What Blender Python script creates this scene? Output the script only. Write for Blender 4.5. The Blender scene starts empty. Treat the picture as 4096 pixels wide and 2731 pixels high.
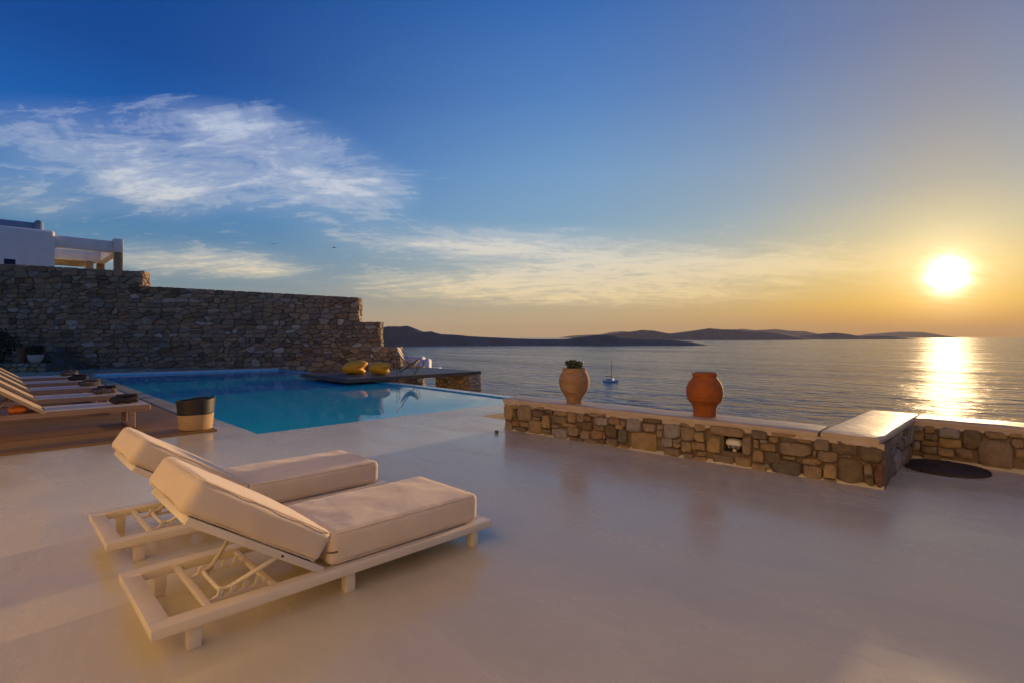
import bpy, bmesh, math, random
from mathutils import Vector, Matrix, noise as mnoise
R = math.radians
random.seed(7)
scene = bpy.context.scene

# ------------------------------------------------------------------ camera
# world X runs along the sun loungers towards the sea, world Y along the low wall towards the house
YAW = 45.3
FWD = Vector((math.cos(R(YAW)), math.sin(R(YAW)), 0))
RGT = Vector((math.sin(R(YAW)), -math.cos(R(YAW)), 0))
EYE = 1.5
cam_d = bpy.data.cameras.new('camera')
cam_d.sensor_width = 36
cam_d.lens = 18.58
cam_d.shift_y = -0.0048
cam_d.clip_start = 0.05
cam_d.clip_end = 90000
cam = bpy.data.objects.new('camera', cam_d)
scene.collection.objects.link(cam)
cam.location = (0, 0, EYE)
cam.rotation_euler = (R(90), 0, R(YAW - 90))
scene.camera = cam

# ------------------------------------------------------------------ sun and sky
SUN_AZ = YAW - 39.5          # degrees from +X, counter clockwise
SUN_EL = 5.1
SUN = Vector((math.cos(R(SUN_AZ)) * math.cos(R(SUN_EL)), math.sin(R(SUN_AZ)) * math.cos(R(SUN_EL)), math.sin(R(SUN_EL))))
sun_d = bpy.data.lights.new('sun', 'SUN')
sun_d.energy = 5.0
sun_d.angle = R(1.4)
sun_d.color = (1.0, 0.66, 0.32)
sun = bpy.data.objects.new('sun', sun_d)
scene.collection.objects.link(sun)
sun.location = (20, 0, 20)
sun.rotation_euler = (-SUN).to_track_quat('-Z', 'Y').to_euler()

SKY_STRENGTH = 0.1
world = bpy.data.worlds.new('World')
scene.world = world
world.use_nodes = True


def build_sky():
    nt = world.node_tree
    N, L = nt.nodes, nt.links
    N.clear()
    out = N.new('ShaderNodeOutputWorld')
    bg = N.new('ShaderNodeBackground')
    bg.inputs['Strength'].default_value = SKY_STRENGTH
    L.new(bg.outputs[0], out.inputs['Surface'])
    tc = N.new('ShaderNodeTexCoord')

    def val(v):
        n = N.new('ShaderNodeValue'); n.outputs[0].default_value = v; return n.outputs[0]

    def m(op, a, b=None, c=None, clamp=False):
        n = N.new('ShaderNodeMath'); n.operation = op; n.use_clamp = clamp
        for i, x in enumerate((a, b, c)):
            if x is None: continue
            if isinstance(x, (int, float)): n.inputs[i].default_value = x
            else: L.new(x, n.inputs[i])
        return n.outputs[0]

    def dot(v):
        n = N.new('ShaderNodeVectorMath'); n.operation = 'DOT_PRODUCT'
        L.new(tc.outputs['Generated'], n.inputs[0]); n.inputs[1].default_value = v
        return n.outputs['Value']

    def ramp(x, pts, interp='LINEAR'):
        n = N.new('ShaderNodeValToRGB'); n.color_ramp.interpolation = interp
        e = n.color_ramp.elements
        while len(e) < len(pts): e.new(0.5)
        for q, (p, c) in zip(e, pts):
            q.position = p
            q.color = (*c, 1) if isinstance(c, (tuple, list)) else (c, c, c, 1)
        L.new(x, n.inputs[0])
        return n.outputs[0]

    def mix(f, a, b, kind='MIX'):
        n = N.new('ShaderNodeMix'); n.data_type = 'RGBA'; n.blend_type = kind
        for s, x in ((n.inputs[0], f), (n.inputs[6], a), (n.inputs[7], b)):
            if isinstance(x, (int, float)): s.default_value = x
            elif isinstance(x, tuple): s.default_value = (*x, 1)
            else: L.new(x, s)
        return n.outputs[2]

    def scaled(col, k):
        n = N.new('ShaderNodeVectorMath'); n.operation = 'SCALE'
        if isinstance(col, tuple): n.inputs[0].default_value = col
        else: L.new(col, n.inputs[0])
        if isinstance(k, (int, float)): n.inputs['Scale'].default_value = k
        else: L.new(k, n.inputs['Scale'])
        return n.outputs[0]

    def addv(a, b):
        n = N.new('ShaderNodeVectorMath'); n.operation = 'ADD'
        L.new(a, n.inputs[0]); L.new(b, n.inputs[1]); return n.outputs[0]

    sky = N.new('ShaderNodeTexSky')
    sky.sky_type = 'NISHITA'
    sky.sun_disc = False
    sky.sun_elevation = R(SUN_EL)
    sky.sun_rotation = R(90 - SUN_AZ)
    sky.altitude = 40
    sky.air_density = 1.0
    sky.dust_density = 1.0
    sky.ozone_density = 3.0
    el = m('ARCSINE', dot((0, 0, 1)))                     # elevation, radians
    az = m('ARCTAN2', dot(tuple(RGT)), dot(tuple(FWD)))  # bearing right of the view, radians

    def lin(c):
        return tuple(((x / 255) / 12.92 if x / 255 <= 0.04045 else (((x / 255) + 0.055) / 1.055) ** 2.4) for x in c)

    # clear-air colour: three elevation ramps (0 to 45 degrees) at three bearings from the sun
    t_el = m('DIVIDE', el, R(45), clamp=True)
    hx, hy = SUN.x, SUN.y
    hl = math.hypot(hx, hy)
    sunflat = dot((hx / hl, hy / hl, 0))
    horiz = m('SQRT', m('SUBTRACT', 1.0001, m('POWER', dot((0, 0, 1)), 2.0)))
    daz = m('ARCCOSINE', m('MULTIPLY', m('DIVIDE', sunflat, horiz), 0.9999))
    E = lambda deg: deg / 45
    far = ramp(t_el, [(0, lin((172, 160, 142))), (E(2), lin((160, 156, 146))), (E(5), lin((112, 142, 158))), (E(9), lin((82, 132, 172))),
                      (E(13), lin((60, 124, 184))), (E(18), lin((10, 94, 174))), (E(24), lin((0, 72, 150))), (1, lin((0, 52, 124)))])
    mid = ramp(t_el, [(0, lin((196, 166, 126))), (E(2.5), lin((190, 172, 140))), (E(6), lin((150, 166, 170))), (E(11), lin((128, 168, 196))),
                      (E(17), lin((112, 158, 202))), (E(24), lin((80, 132, 194))), (E(32), lin((48, 106, 180))), (1, lin((40, 86, 156)))])
    near = ramp(t_el, [(0, lin((206, 132, 40))), (E(1.4), lin((222, 150, 34))), (E(3), lin((246, 186, 54))), (E(6), lin((244, 206, 116))),
                       (E(9), lin((216, 198, 150))), (E(13), lin((178, 172, 158))), (E(19), lin((146, 148, 160))), (E(26), lin((118, 126, 156))), (1, lin((66, 98, 150)))])
    w1 = ramp(m('DIVIDE', daz, math.pi), [(0.0, 0.0), (0.03, 0.16), (0.09, 0.6), (0.19, 1.0)], 'B_SPLINE')
    w2 = ramp(m('DIVIDE', daz, math.pi), [(0.16, 0.0), (0.43, 1.0)], 'EASE')
    clear = mix(w2, mix(w1, near, mid), far)
    # a share of the physical sky keeps the sphere outside the picture consistent
    hs = N.new('ShaderNodeHueSaturation'); hs.inputs['Saturation'].default_value = 1.35
    L.new(sky.outputs[0], hs.inputs['Color'])
    phys = mix(1.0, scaled(hs.outputs[0], SKY_STRENGTH), (0.9, 0.9, 0.9), 'DARKEN')
    air = mix(0.015, clear, phys)

    # the sun's aureole
    cs = dot(tuple(SUN))
    ang = m('ARCCOSINE', m('MINIMUM', cs, 0.999999))
    g1 = m('POWER', 2.718, m('MULTIPLY', m('POWER', m('DIVIDE', ang, R(1.05)), 2.0), -1.0))
    g0 = m('POWER', 2.718, m('MULTIPLY', m('DIVIDE', ang, R(1.3)), -1.0))
    g2 = m('POWER', 2.718, m('MULTIPLY', m('DIVIDE', ang, R(3.0)), -1.0))
    g3 = m('POWER', 2.718, m('MULTIPLY', m('DIVIDE', ang, R(9.0)), -1.0))

    # cirrus on a flat layer above the sea
    zz = m('ADD', m('MAXIMUM', dot((0, 0, 1)), 0.0), 0.2)
    comb = N.new('ShaderNodeCombineXYZ')
    L.new(m('DIVIDE', dot(tuple(RGT)), zz), comb.inputs[0])
    L.new(m('DIVIDE', dot(tuple(FWD)), zz), comb.inputs[1])

    def fbm(rot, sc, off, detail, rough, dist):
        mp = N.new('ShaderNodeMapping')
        mp.inputs['Rotation'].default_value = (0, 0, R(rot))
        mp.inputs['Scale'].default_value = (*sc, 1)
        mp.inputs['Location'].default_value = off
        L.new(comb.outputs[0], mp.inputs[0])
        n = N.new('ShaderNodeTexNoise')
        n.inputs['Scale'].default_value = 1.0
        n.inputs['Detail'].default_value = detail
        n.inputs['Roughness'].default_value = rough
        n.inputs['Distortion'].default_value = dist
        L.new(mp.outputs[0], n.inputs['Vector'])
        return n.outputs['Fac']

    big = fbm(40, (1.3, 2.6), (5.3, 0.4, 0), 6, 0.6, 2.4)
    fine = fbm(70, (1.6, 5.0), (3.0, 7.0, 0), 10, 0.7, 2.5)
    curl = fbm(10, (6.0, 6.0), (2.0, 6.0, 0), 9, 0.7, 2.5)
    body = m('ADD', m('ADD', m('MULTIPLY', big, 0.44), m('MULTIPLY', fine, 0.34)), m('MULTIPLY', curl, 0.22))
    body = m('ADD', m('MULTIPLY', m('SUBTRACT', body, 0.5), 2.2), 0.48)

    def blob(px, py, sx, sy, w):
        a0 = math.atan((px - 2048) / 2114); e0 = math.atan((1345 - py) / 2114 * math.cos(a0))
        a1 = math.atan((px + sx - 2048) / 2114) - a0
        e1 = math.atan(sy / 2114 * math.cos(a0))
        qa = m('POWER', m('DIVIDE', m('SUBTRACT', az, a0), a1), 2.0)
        qe = m('POWER', m('DIVIDE', m('SUBTRACT', el, e0), e1), 2.0)
        return m('MULTIPLY', m('POWER', 2.718, m('MULTIPLY', m('ADD', qa, qe), -1.0)), w)

    cover = -0.11
    for b in ((1080, 640, 430, 170, 0.36), (1440, 760, 230, 95, 0.36), (1000, 790, 300, 60, 0.12), (640, 770, 220, 95, 0.31), (300, 600, 420, 170, 0.33), (90, 800, 260, 80, 0.26),
              (780, 490, 160, 50, 0.22), (1000, 480, 300, 60, 0.14), (760, 1045, 380, 70, 0.42), (1040, 1070, 160, 40, 0.22), (1900, 975, 560, 75, 0.38), (2450, 1060, 850, 110, 0.44), (3150, 1070, 700, 65, 0.44),
              (1900, 1150, 540, 60, 0.40), (2700, 1190, 900, 45, 0.32), (2150, 340, 260, 50, 0.05)):
        cover = m('ADD', cover, blob(*b))
    dens = m('SUBTRACT', m('ADD', body, m('MULTIPLY', cover, 1.2)), 0.555)
    dens = ramp(m('MULTIPLY', dens, 1.9, clamp=True), [(0, 0.0), (0.4, 0.36), (1, 0.90)], 'EASE')
    veil = m('MULTIPLY', m('MULTIPLY', cover, 1.5, clamp=True), m('SUBTRACT', m('ADD', big, m('MULTIPLY', fine, 0.8)), 0.35, clamp=True))
    dens = m('MAXIMUM', dens, veil)
    dens = m('ADD', m('MULTIPLY', dens, 0.85), m('MULTIPLY', veil, 0.4), clamp=True)
    low = ramp(t_el, [(0, lin((214, 178, 126))), (E(4), lin((242, 218, 172))), (E(8), lin((222, 216, 202))), (E(14), lin((204, 210, 222))), (E(24), lin((176, 194, 224)))])
    lown = ramp(t_el, [(0, lin((236, 170, 76))), (E(4), lin((246, 206, 118))), (E(8), lin((244, 218, 160))), (E(14), lin((214, 204, 188))), (E(24), lin((160, 166, 190)))])
    cloud_col = mix(w1, lown, low)
    sky_col = mix(dens, air, cloud_col)
    thin = m('SUBTRACT', 1.0, m('MULTIPLY', m('SUBTRACT', fine, 0.42, clamp=True), 2.6, clamp=True), clamp=True)
    g1 = m('MULTIPLY', m('ADD', m('MULTIPLY', g1, 5.0), m('MULTIPLY', g0, 1.1)), m('ADD', m('MULTIPLY', thin, 0.75), 0.25))
    glow = addv(addv(scaled((1.0, 0.94, 0.82), g1), scaled((1.0, 0.74, 0.36), m('MULTIPLY', g2, 0.46))),
                scaled((1.0, 0.70, 0.34), m('MULTIPLY', g3, 0.09)))
    total = addv(sky_col, glow)
    # below the horizon: the same haze as at the horizon
    L.new(scaled(total, 1.0 / SKY_STRENGTH), bg.inputs['Color'])


build_sky()
scene.view_settings.view_transform = 'Standard'
scene.view_settings.look = 'None'
scene.view_settings.exposure = 0.0
scene.view_settings.gamma = 1.0
scene.view_settings.use_curve_mapping = False
scene.render.engine = 'CYCLES'
scene.cycles.use_denoising = True
scene.cycles.max_bounces = 8
scene.cycles.sample_clamp_indirect = 6.0
scene.cycles.sample_clamp_direct = 3.0

# ------------------------------------------------------------------ helpers
COL = scene.collection


class MB:
    """collects faces; build() links them as one mesh object"""
    def __init__(s):
        s.v, s.f = [], []

    def add(s, vs, fs, M=None):
        if M is not None and M.to_3x3().determinant() < 0: fs = [tuple(f)[::-1] for f in fs]
        o = len(s.v)
        s.v += [tuple(M @ Vector(p)) if M else tuple(p) for p in vs]
        s.f += [tuple(i + o for i in f) for f in fs]
        return s

    def box(s, x0, x1, y0, y1, z0, z1, M=None):
        vs = [(x, y, z) for z in (z0, z1) for y in (y0, y1) for x in (x0, x1)]
        return s.add(vs, [(0, 2, 3, 1), (4, 5, 7, 6), (0, 1, 5, 4), (2, 6, 7, 3), (0, 4, 6, 2), (1, 3, 7, 5)], M)

    def rbox(s, x0, x1, y0, y1, z0, z1, r=0.01, seg=2, M=None):
        bm = bmesh.new()
        bmesh.ops.create_cube(bm, size=1)
        for v in bm.verts:
            v.co = Vector(((x0 + x1) / 2 + v.co.x * (x1 - x0), (y0 + y1) / 2 + v.co.y * (y1 - y0), (z0 + z1) / 2 + v.co.z * (z1 - z0)))
        bmesh.ops.bevel(bm, geom=bm.edges[:], offset=r, segments=seg, profile=0.5, affect='EDGES')
        bm.verts.index_update()
        s.add([v.co[:] for v in bm.verts], [[v.index for v in f.verts] for f in bm.faces], M)
        bm.free()
        return s

    def tube(s, pts, r, n=8, closed=False, cap=True):
        P = [Vector(p) for p in pts]
        k = len(P)
        rs = r if isinstance(r, (list, tuple)) else [r] * k
        rings = []
        up = None
        for i in range(k):
            a = P[i - 1] if (i or closed) else P[0]
            b = P[(i + 1) % k] if (i < k - 1 or closed) else P[-1]
            t = (b - a).normalized()
            if up is None:
                up = Vector((0, 0, 1)) if abs(t.z) < 0.9 else Vector((1, 0, 0))
            x = t.cross(up)
            if x.length < 1e-4:
                x = t.orthogonal()
            x.normalize()
            up = x.cross(t).normalized()
            rings.append([P[i] + (x * math.cos(q * 2 * math.pi / n) + up * math.sin(q * 2 * math.pi / n)) * rs[i] for q in range(n)])
        vs = [tuple(p) for ring in rings for p in ring]
        fs = []
        for i in range(k if closed else k - 1):
            for q in range(n):
                a, b = i * n, ((i + 1) % k) * n
                fs.append((a + q, a + (q + 1) % n, b + (q + 1) % n, b + q))
        if cap and not closed:
            fs.append(tuple(range(n))[::-1])
            fs.append(tuple(range((k - 1) * n, k * n)))
        return s.add(vs, fs)

    def lathe(s, prof, n=40, c=(0, 0, 0), wob=0.0, closed_bottom=True):
        vs, fs = [], []
        for i, (r, z) in enumerate(prof):
            for q in range(n):
                a = 2 * math.pi * q / n
                k = 1 + wob * mnoise.noise((math.cos(a) * 1.5, math.sin(a) * 1.5, z * 6))
                vs.append((c[0] + math.cos(a) * r * k, c[1] + math.sin(a) * r * k, c[2] + z))
        for i in range(len(prof) - 1):
            for q in range(n):
                fs.append((i * n + q, i * n + (q + 1) % n, (i + 1) * n + (q + 1) % n, (i + 1) * n + q))
        if closed_bottom:
            fs.append(tuple(range(n))[::-1])
        return s.add(vs, fs)

    def prism(s, poly, z0, z1):
        n = len(poly)
        vs = [(x, y, z0) for x, y in poly] + [(x, y, z1) for x, y in poly]
        fs = [tuple(range(n))[::-1], tuple(range(n, 2 * n))] + [(i, (i + 1) % n, (i + 1) % n + n, i + n) for i in range(n)]
        return s.add(vs, fs)

    def build(s, name, mat, parent=None, smooth=False, loc=None, auto=None):
        me = bpy.data.meshes.new(name)
        me.from_pydata(s.v, [], s.f)
        me.materials.append(mat)
        if smooth or auto:
            me.polygons.foreach_set('use_smooth', [True] * len(me.polygons))
        if auto:
            me.set_sharp_from_angle(angle=R(auto))
        o = bpy.data.objects.new(name, me)
        COL.objects.link(o)
        if parent: o.parent = parent
        if loc: o.location = loc
        return o


def empty(name, loc=(0, 0, 0), rz=0.0):
    o = bpy.data.objects.new(name, None)
    o.empty_display_size = 0.1
    COL.objects.link(o)
    o.location = loc
    o.rotation_euler = (0, 0, rz)
    return o


def tag(o, label=None, cat=None, group=None, kind=None):
    if label: o['label'] = label
    if cat: o['category'] = cat
    if group: o['group'] = group
    if kind: o['kind'] = kind
    return o


def copy_tree(o, parent=None):
    c = o.copy()
    COL.objects.link(c)
    c.parent = parent
    for ch in [x for x in COL.objects if x.parent == o]:
        copy_tree(ch, c)
    return c


def cw(x, d, z=0.0):
    """point x metres right and d metres ahead of the camera's foot, at height z"""
    p = RGT * x + FWD * d
    return Vector((p.x, p.y, z))


def ray(px, py):
    """direction through photo pixel (4096 wide)"""
    return RGT * ((px - 2048) / 2114) + FWD + Vector((0, 0, (1345.5 - py) / 2114))


# ------------------------------------------------------------------ materials
def new_mat(name):
    m_ = bpy.data.materials.new(name)
    m_.use_nodes = True
    nt = m_.node_tree
    return m_, nt, nt.nodes, nt.links, nt.nodes['Principled BSDF']


def surf(name, c1, c2=None, rough=0.6, scale=6.0, detail=6, bump=0.0, bscale=40.0, rvar=0.0, spec=0.5, stretch=(1, 1, 1), metal=0.0, coat=0.0, c3=None, sheen=0.0, rnd=0.0, bdist=0.01):
    """noise-varied principled surface; rnd adds a tint of its own to each piece"""
    mt, nt, N, L, P = new_mat(name)
    P.inputs['Roughness'].default_value = rough
    P.inputs['Specular IOR Level'].default_value = spec
    P.inputs['Metallic'].default_value = metal
    P.inputs['Coat Weight'].default_value = coat
    if sheen:
        P.inputs['Sheen Weight'].default_value = sheen
    tc = N.new('ShaderNodeTexCoord')
    mp = N.new('ShaderNodeMapping'); mp.inputs['Scale'].default_value = stretch
    L.new(tc.outputs['Object'], mp.inputs[0])
    nz = N.new('ShaderNodeTexNoise')
    nz.inputs['Scale'].default_value = scale; nz.inputs['Detail'].default_value = detail; nz.inputs['Roughness'].default_value = 0.6
    L.new(mp.outputs[0], nz.inputs['Vector'])
    rp = N.new('ShaderNodeValToRGB')
    e = rp.color_ramp.elements
    e[0].position, e[1].position = 0.3, 0.7
    e[0].color = (*c1, 1); e[1].color = (*(c2 or c1), 1)
    if c3:
        q = e.new(0.5); q.color = (*c3, 1)
    L.new(nz.outputs['Fac'], rp.inputs[0])
    col = rp.outputs[0]
    if rnd:
        oi = N.new('ShaderNodeObjectInfo'); ge = N.new('ShaderNodeNewGeometry')
        ad = N.new('ShaderNodeMath'); ad.operation = 'ADD'
        L.new(oi.outputs['Random'], ad.inputs[0]); L.new(ge.outputs['Random Per Island'], ad.inputs[1])
        fr = N.new('ShaderNodeMath'); fr.operation = 'FRACT'; L.new(ad.outputs[0], fr.inputs[0])
        mr = N.new('ShaderNodeMapRange'); mr.inputs['To Min'].default_value = 1 - rnd; mr.inputs['To Max'].default_value = 1 + rnd
        L.new(fr.outputs[0], mr.inputs['Value'])
        sc = N.new('ShaderNodeVectorMath'); sc.operation = 'SCALE'
        L.new(col, sc.inputs[0]); L.new(mr.outputs[0], sc.inputs['Scale'])
        col = sc.outputs[0]
    L.new(col, P.inputs['Base Color'])
    if rvar:
        mr = N.new('ShaderNodeMapRange')
        mr.inputs['From Min'].default_value = 0.3; mr.inputs['From Max'].default_value = 0.7
        mr.inputs['To Min'].default_value = max(0.02, rough - rvar); mr.inputs['To Max'].default_value = rough + rvar
        L.new(nz.outputs['Fac'], mr.inputs['Value']); L.new(mr.outputs[0], P.inputs['Roughness'])
    if bump:
        nb = N.new('ShaderNodeTexNoise'); nb.inputs['Scale'].default_value = bscale; nb.inputs['Detail'].default_value = 5
        L.new(mp.outputs[0], nb.inputs['Vector'])
        bp = N.new('ShaderNodeBump'); bp.inputs['Strength'].default_value = bump; bp.inputs['Distance'].default_value = bdist
        L.new(nb.outputs['Fac'], bp.inputs['Height']); L.new(bp.outputs[0], P.inputs['Normal'])
    return mt


def stone_mat(name, cols, rough=0.85, mottled=0.35):
    """each stone takes one colour of the list, mottled with its own grain"""
    mt, nt, N, L, P = new_mat(name)
    P.inputs['Roughness'].default_value = rough
    P.inputs['Specular IOR Level'].default_value = 0.3
    oi = N.new('ShaderNodeObjectInfo'); ge = N.new('ShaderNodeNewGeometry')
    ad = N.new('ShaderNodeMath'); ad.operation = 'ADD'
    L.new(oi.outputs['Random'], ad.inputs[0]); L.new(ge.outputs['Random Per Island'], ad.inputs[1])
    fr = N.new('ShaderNodeMath'); fr.operation = 'FRACT'; L.new(ad.outputs[0], fr.inputs[0])
    rp = N.new('ShaderNodeValToRGB'); e = rp.color_ramp.elements
    rp.color_ramp.interpolation = 'LINEAR'
    while len(e) < len(cols): e.new(0.5)
    for i, (q, c) in enumerate(zip(e, cols)):
        q.position = i / (len(cols) - 1); q.color = (*c, 1)
    L.new(fr.outputs[0], rp.inputs[0])
    tc = N.new('ShaderNodeTexCoord')
    nz = N.new('ShaderNodeTexNoise'); nz.inputs['Scale'].default_value = 9; nz.inputs['Detail'].default_value = 8; nz.inputs['Roughness'].default_value = 0.65
    L.new(tc.outputs['Object'], nz.inputs['Vector'])
    mr = N.new('ShaderNodeMapRange'); mr.inputs['From Min'].default_value = 0.25; mr.inputs['From Max'].default_value = 0.75
    mr.inputs['To Min'].default_value = 1 - mottled; mr.inputs['To Max'].default_value = 1 + mottled
    L.new(nz.outputs['Fac'], mr.inputs['Value'])
    sc = N.new('ShaderNodeVectorMath'); sc.operation = 'SCALE'
    L.new(rp.outputs[0], sc.inputs[0]); L.new(mr.outputs[0], sc.inputs['Scale'])
    L.new(sc.outputs[0], P.inputs['Base Color'])
    nb = N.new('ShaderNodeTexNoise'); nb.inputs['Scale'].default_value = 28; nb.inputs['Detail'].default_value = 9; nb.inputs['Roughness'].default_value = 0.7
    L.new(tc.outputs['Object'], nb.inputs['Vector'])
    bp = N.new('ShaderNodeBump'); bp.inputs['Strength'].default_value = 0.7; bp.inputs['Distance'].default_value = 0.02
    L.new(nb.outputs['Fac'], bp.inputs['Height']); L.new(bp.outputs[0], P.inputs['Normal'])
    return mt


def floor_mat():
    """trowelled, sealed cement: cloudy colour, long trowel streaks, uneven gloss"""
    mt, nt, N, L, P = new_mat('polished_cement')
    tc = N.new('ShaderNodeTexCoord')

    def nz(scale, detail, st, rough=0.6, rot=0.0, dist=0.0):
        mp = N.new('ShaderNodeMapping'); mp.inputs['Scale'].default_value = st; mp.inputs['Rotation'].default_value = (0, 0, R(rot))
        L.new(tc.outputs['Object'], mp.inputs[0])
        n = N.new('ShaderNodeTexNoise'); n.inputs['Scale'].default_value = scale; n.inputs['Detail'].default_value = detail; n.inputs['Roughness'].default_value = rough
        n.inputs['Distortion'].default_value = dist
        L.new(mp.outputs[0], n.inputs['Vector'])
        return n.outputs['Fac']
    cloud = nz(0.55, 5, (1, 1, 1), 0.55, 0, 0.4)
    streak = nz(1.6, 6, (1.0, 0.35, 1), 0.65, 20, 0.8)
    speck = nz(9, 8, (1, 1, 1), 0.7)

    def ramp(x, pts):
        n = N.new('ShaderNodeValToRGB'); e = n.color_ramp.elements
        while len(e) < len(pts): e.new(0.5)
        for q, (p, c) in zip(e, pts):
            q.position = p; q.color = (*c, 1)
        L.new(x, n.inputs[0]); return n.outputs[0]

    def mix(f, a, b, kind='MIX'):
        n = N.new('ShaderNodeMix'); n.data_type = 'RGBA'; n.blend_type = kind
        for s, x in ((n.inputs[0], f), (n.inputs[6], a), (n.inputs[7], b)):
            if isinstance(x, (int, float)): s.default_value = x
            else: L.new(x, s)
        return n.outputs[2]
    base = ramp(cloud, [(0.3, (0.65, 0.54, 0.345)), (0.5, (0.69, 0.585, 0.385)), (0.72, (0.73, 0.63, 0.425))])
    st = ramp(streak, [(0.35, (0.91, 0.91, 0.92)), (0.62, (1, 1, 1))])
    sp = ramp(speck, [(0.3, (0.97, 0.97, 0.97)), (0.6, (1, 1, 1))])
    L.new(mix(1.0, mix(1.0, base, st, 'MULTIPLY'), sp, 'MULTIPLY'), P.inputs['Base Color'])
    add = N.new('ShaderNodeMath'); add.operation = 'ADD'
    L.new(cloud, add.inputs[0]); L.new(streak, add.inputs[1])
    mr = N.new('ShaderNodeMapRange'); mr.inputs['From Min'].default_value = 0.75; mr.inputs['From Max'].default_value = 1.25
    mr.inputs['To Min'].default_value = 0.14; mr.inputs['To Max'].default_value = 0.36
    L.new(add.outputs[0], mr.inputs['Value']); L.new(mr.outputs[0], P.inputs['Roughness'])
    bp = N.new('ShaderNodeBump'); bp.inputs['Strength'].default_value = 0.09; bp.inputs['Distance'].default_value = 0.02
    L.new(streak, bp.inputs['Height']); L.new(bp.outputs[0], P.inputs['Normal'])
    P.inputs['Specular IOR Level'].default_value = 0.5
    return mt


def pool_water_mat():
    """Fresnel mix of mirror reflection and tinted see-through water"""
    mt, nt, N, L, P = new_mat('pool_water')
    N.remove(P)
    out = N['Material Output']
    tc = N.new('ShaderNodeTexCoord')
    n1 = N.new('ShaderNodeTexNoise'); n1.inputs['Scale'].default_value = 2.2; n1.inputs['Detail'].default_value = 3; n1.inputs['Distortion'].default_value = 0.6
    n2 = N.new('ShaderNodeTexNoise'); n2.inputs['Scale'].default_value = 7.0; n2.inputs['Detail'].default_value = 2
    n3 = N.new('ShaderNodeTexNoise'); n3.inputs['Scale'].default_value = 0.35; n3.inputs['Detail'].default_value = 2
    for n in (n1, n2, n3): L.new(tc.outputs['Object'], n.inputs['Vector'])
    ad = N.new('ShaderNodeMath'); ad.operation = 'MULTIPLY_ADD'; ad.inputs[1].default_value = 0.3
    L.new(n2.outputs['Fac'], ad.inputs[0]); L.new(n1.outputs['Fac'], ad.inputs[2])
    pr = N.new('ShaderNodeMapRange'); pr.inputs['From Min'].default_value = 0.48; pr.inputs['From Max'].default_value = 0.68
    pr.inputs['To Min'].default_value = 0.012; pr.inputs['To Max'].default_value = 0.16
    L.new(n3.outputs['Fac'], pr.inputs['Value'])
    bp = N.new('ShaderNodeBump'); bp.inputs['Distance'].default_value = 0.03
    L.new(pr.outputs[0], bp.inputs['Strength'])
    L.new(ad.outputs[0], bp.inputs['Height'])
    fr = N.new('ShaderNodeFresnel'); fr.inputs['IOR'].default_value = 1.33
    L.new(bp.outputs[0], fr.inputs['Normal'])
    gl = N.new('ShaderNodeBsdfGlossy'); gl.inputs['Roughness'].default_value = 0.02
    L.new(bp.outputs[0], gl.inputs['Normal'])
    tr = N.new('ShaderNodeBsdfTransparent'); tr.inputs['Color'].default_value = (0.86, 0.99, 1.0, 1)
    df = N.new('ShaderNodeBsdfDiffuse'); df.inputs['Color'].default_value = (0.0, 0.72, 0.95, 1)   # light scattered back by the water body
    bd = N.new('ShaderNodeMixShader'); bd.inputs[0].default_value = 0.75
    L.new(tr.outputs[0], bd.inputs[1]); L.new(df.outputs[0], bd.inputs[2])
    mx = N.new('ShaderNodeMixShader')
    L.new(fr.outputs[0], mx.inputs[0]); L.new(bd.outputs[0], mx.inputs[1]); L.new(gl.outputs[0], mx.inputs[2])
    L.new(mx.outputs[0], out.inputs['Surface'])
    return mt


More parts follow.
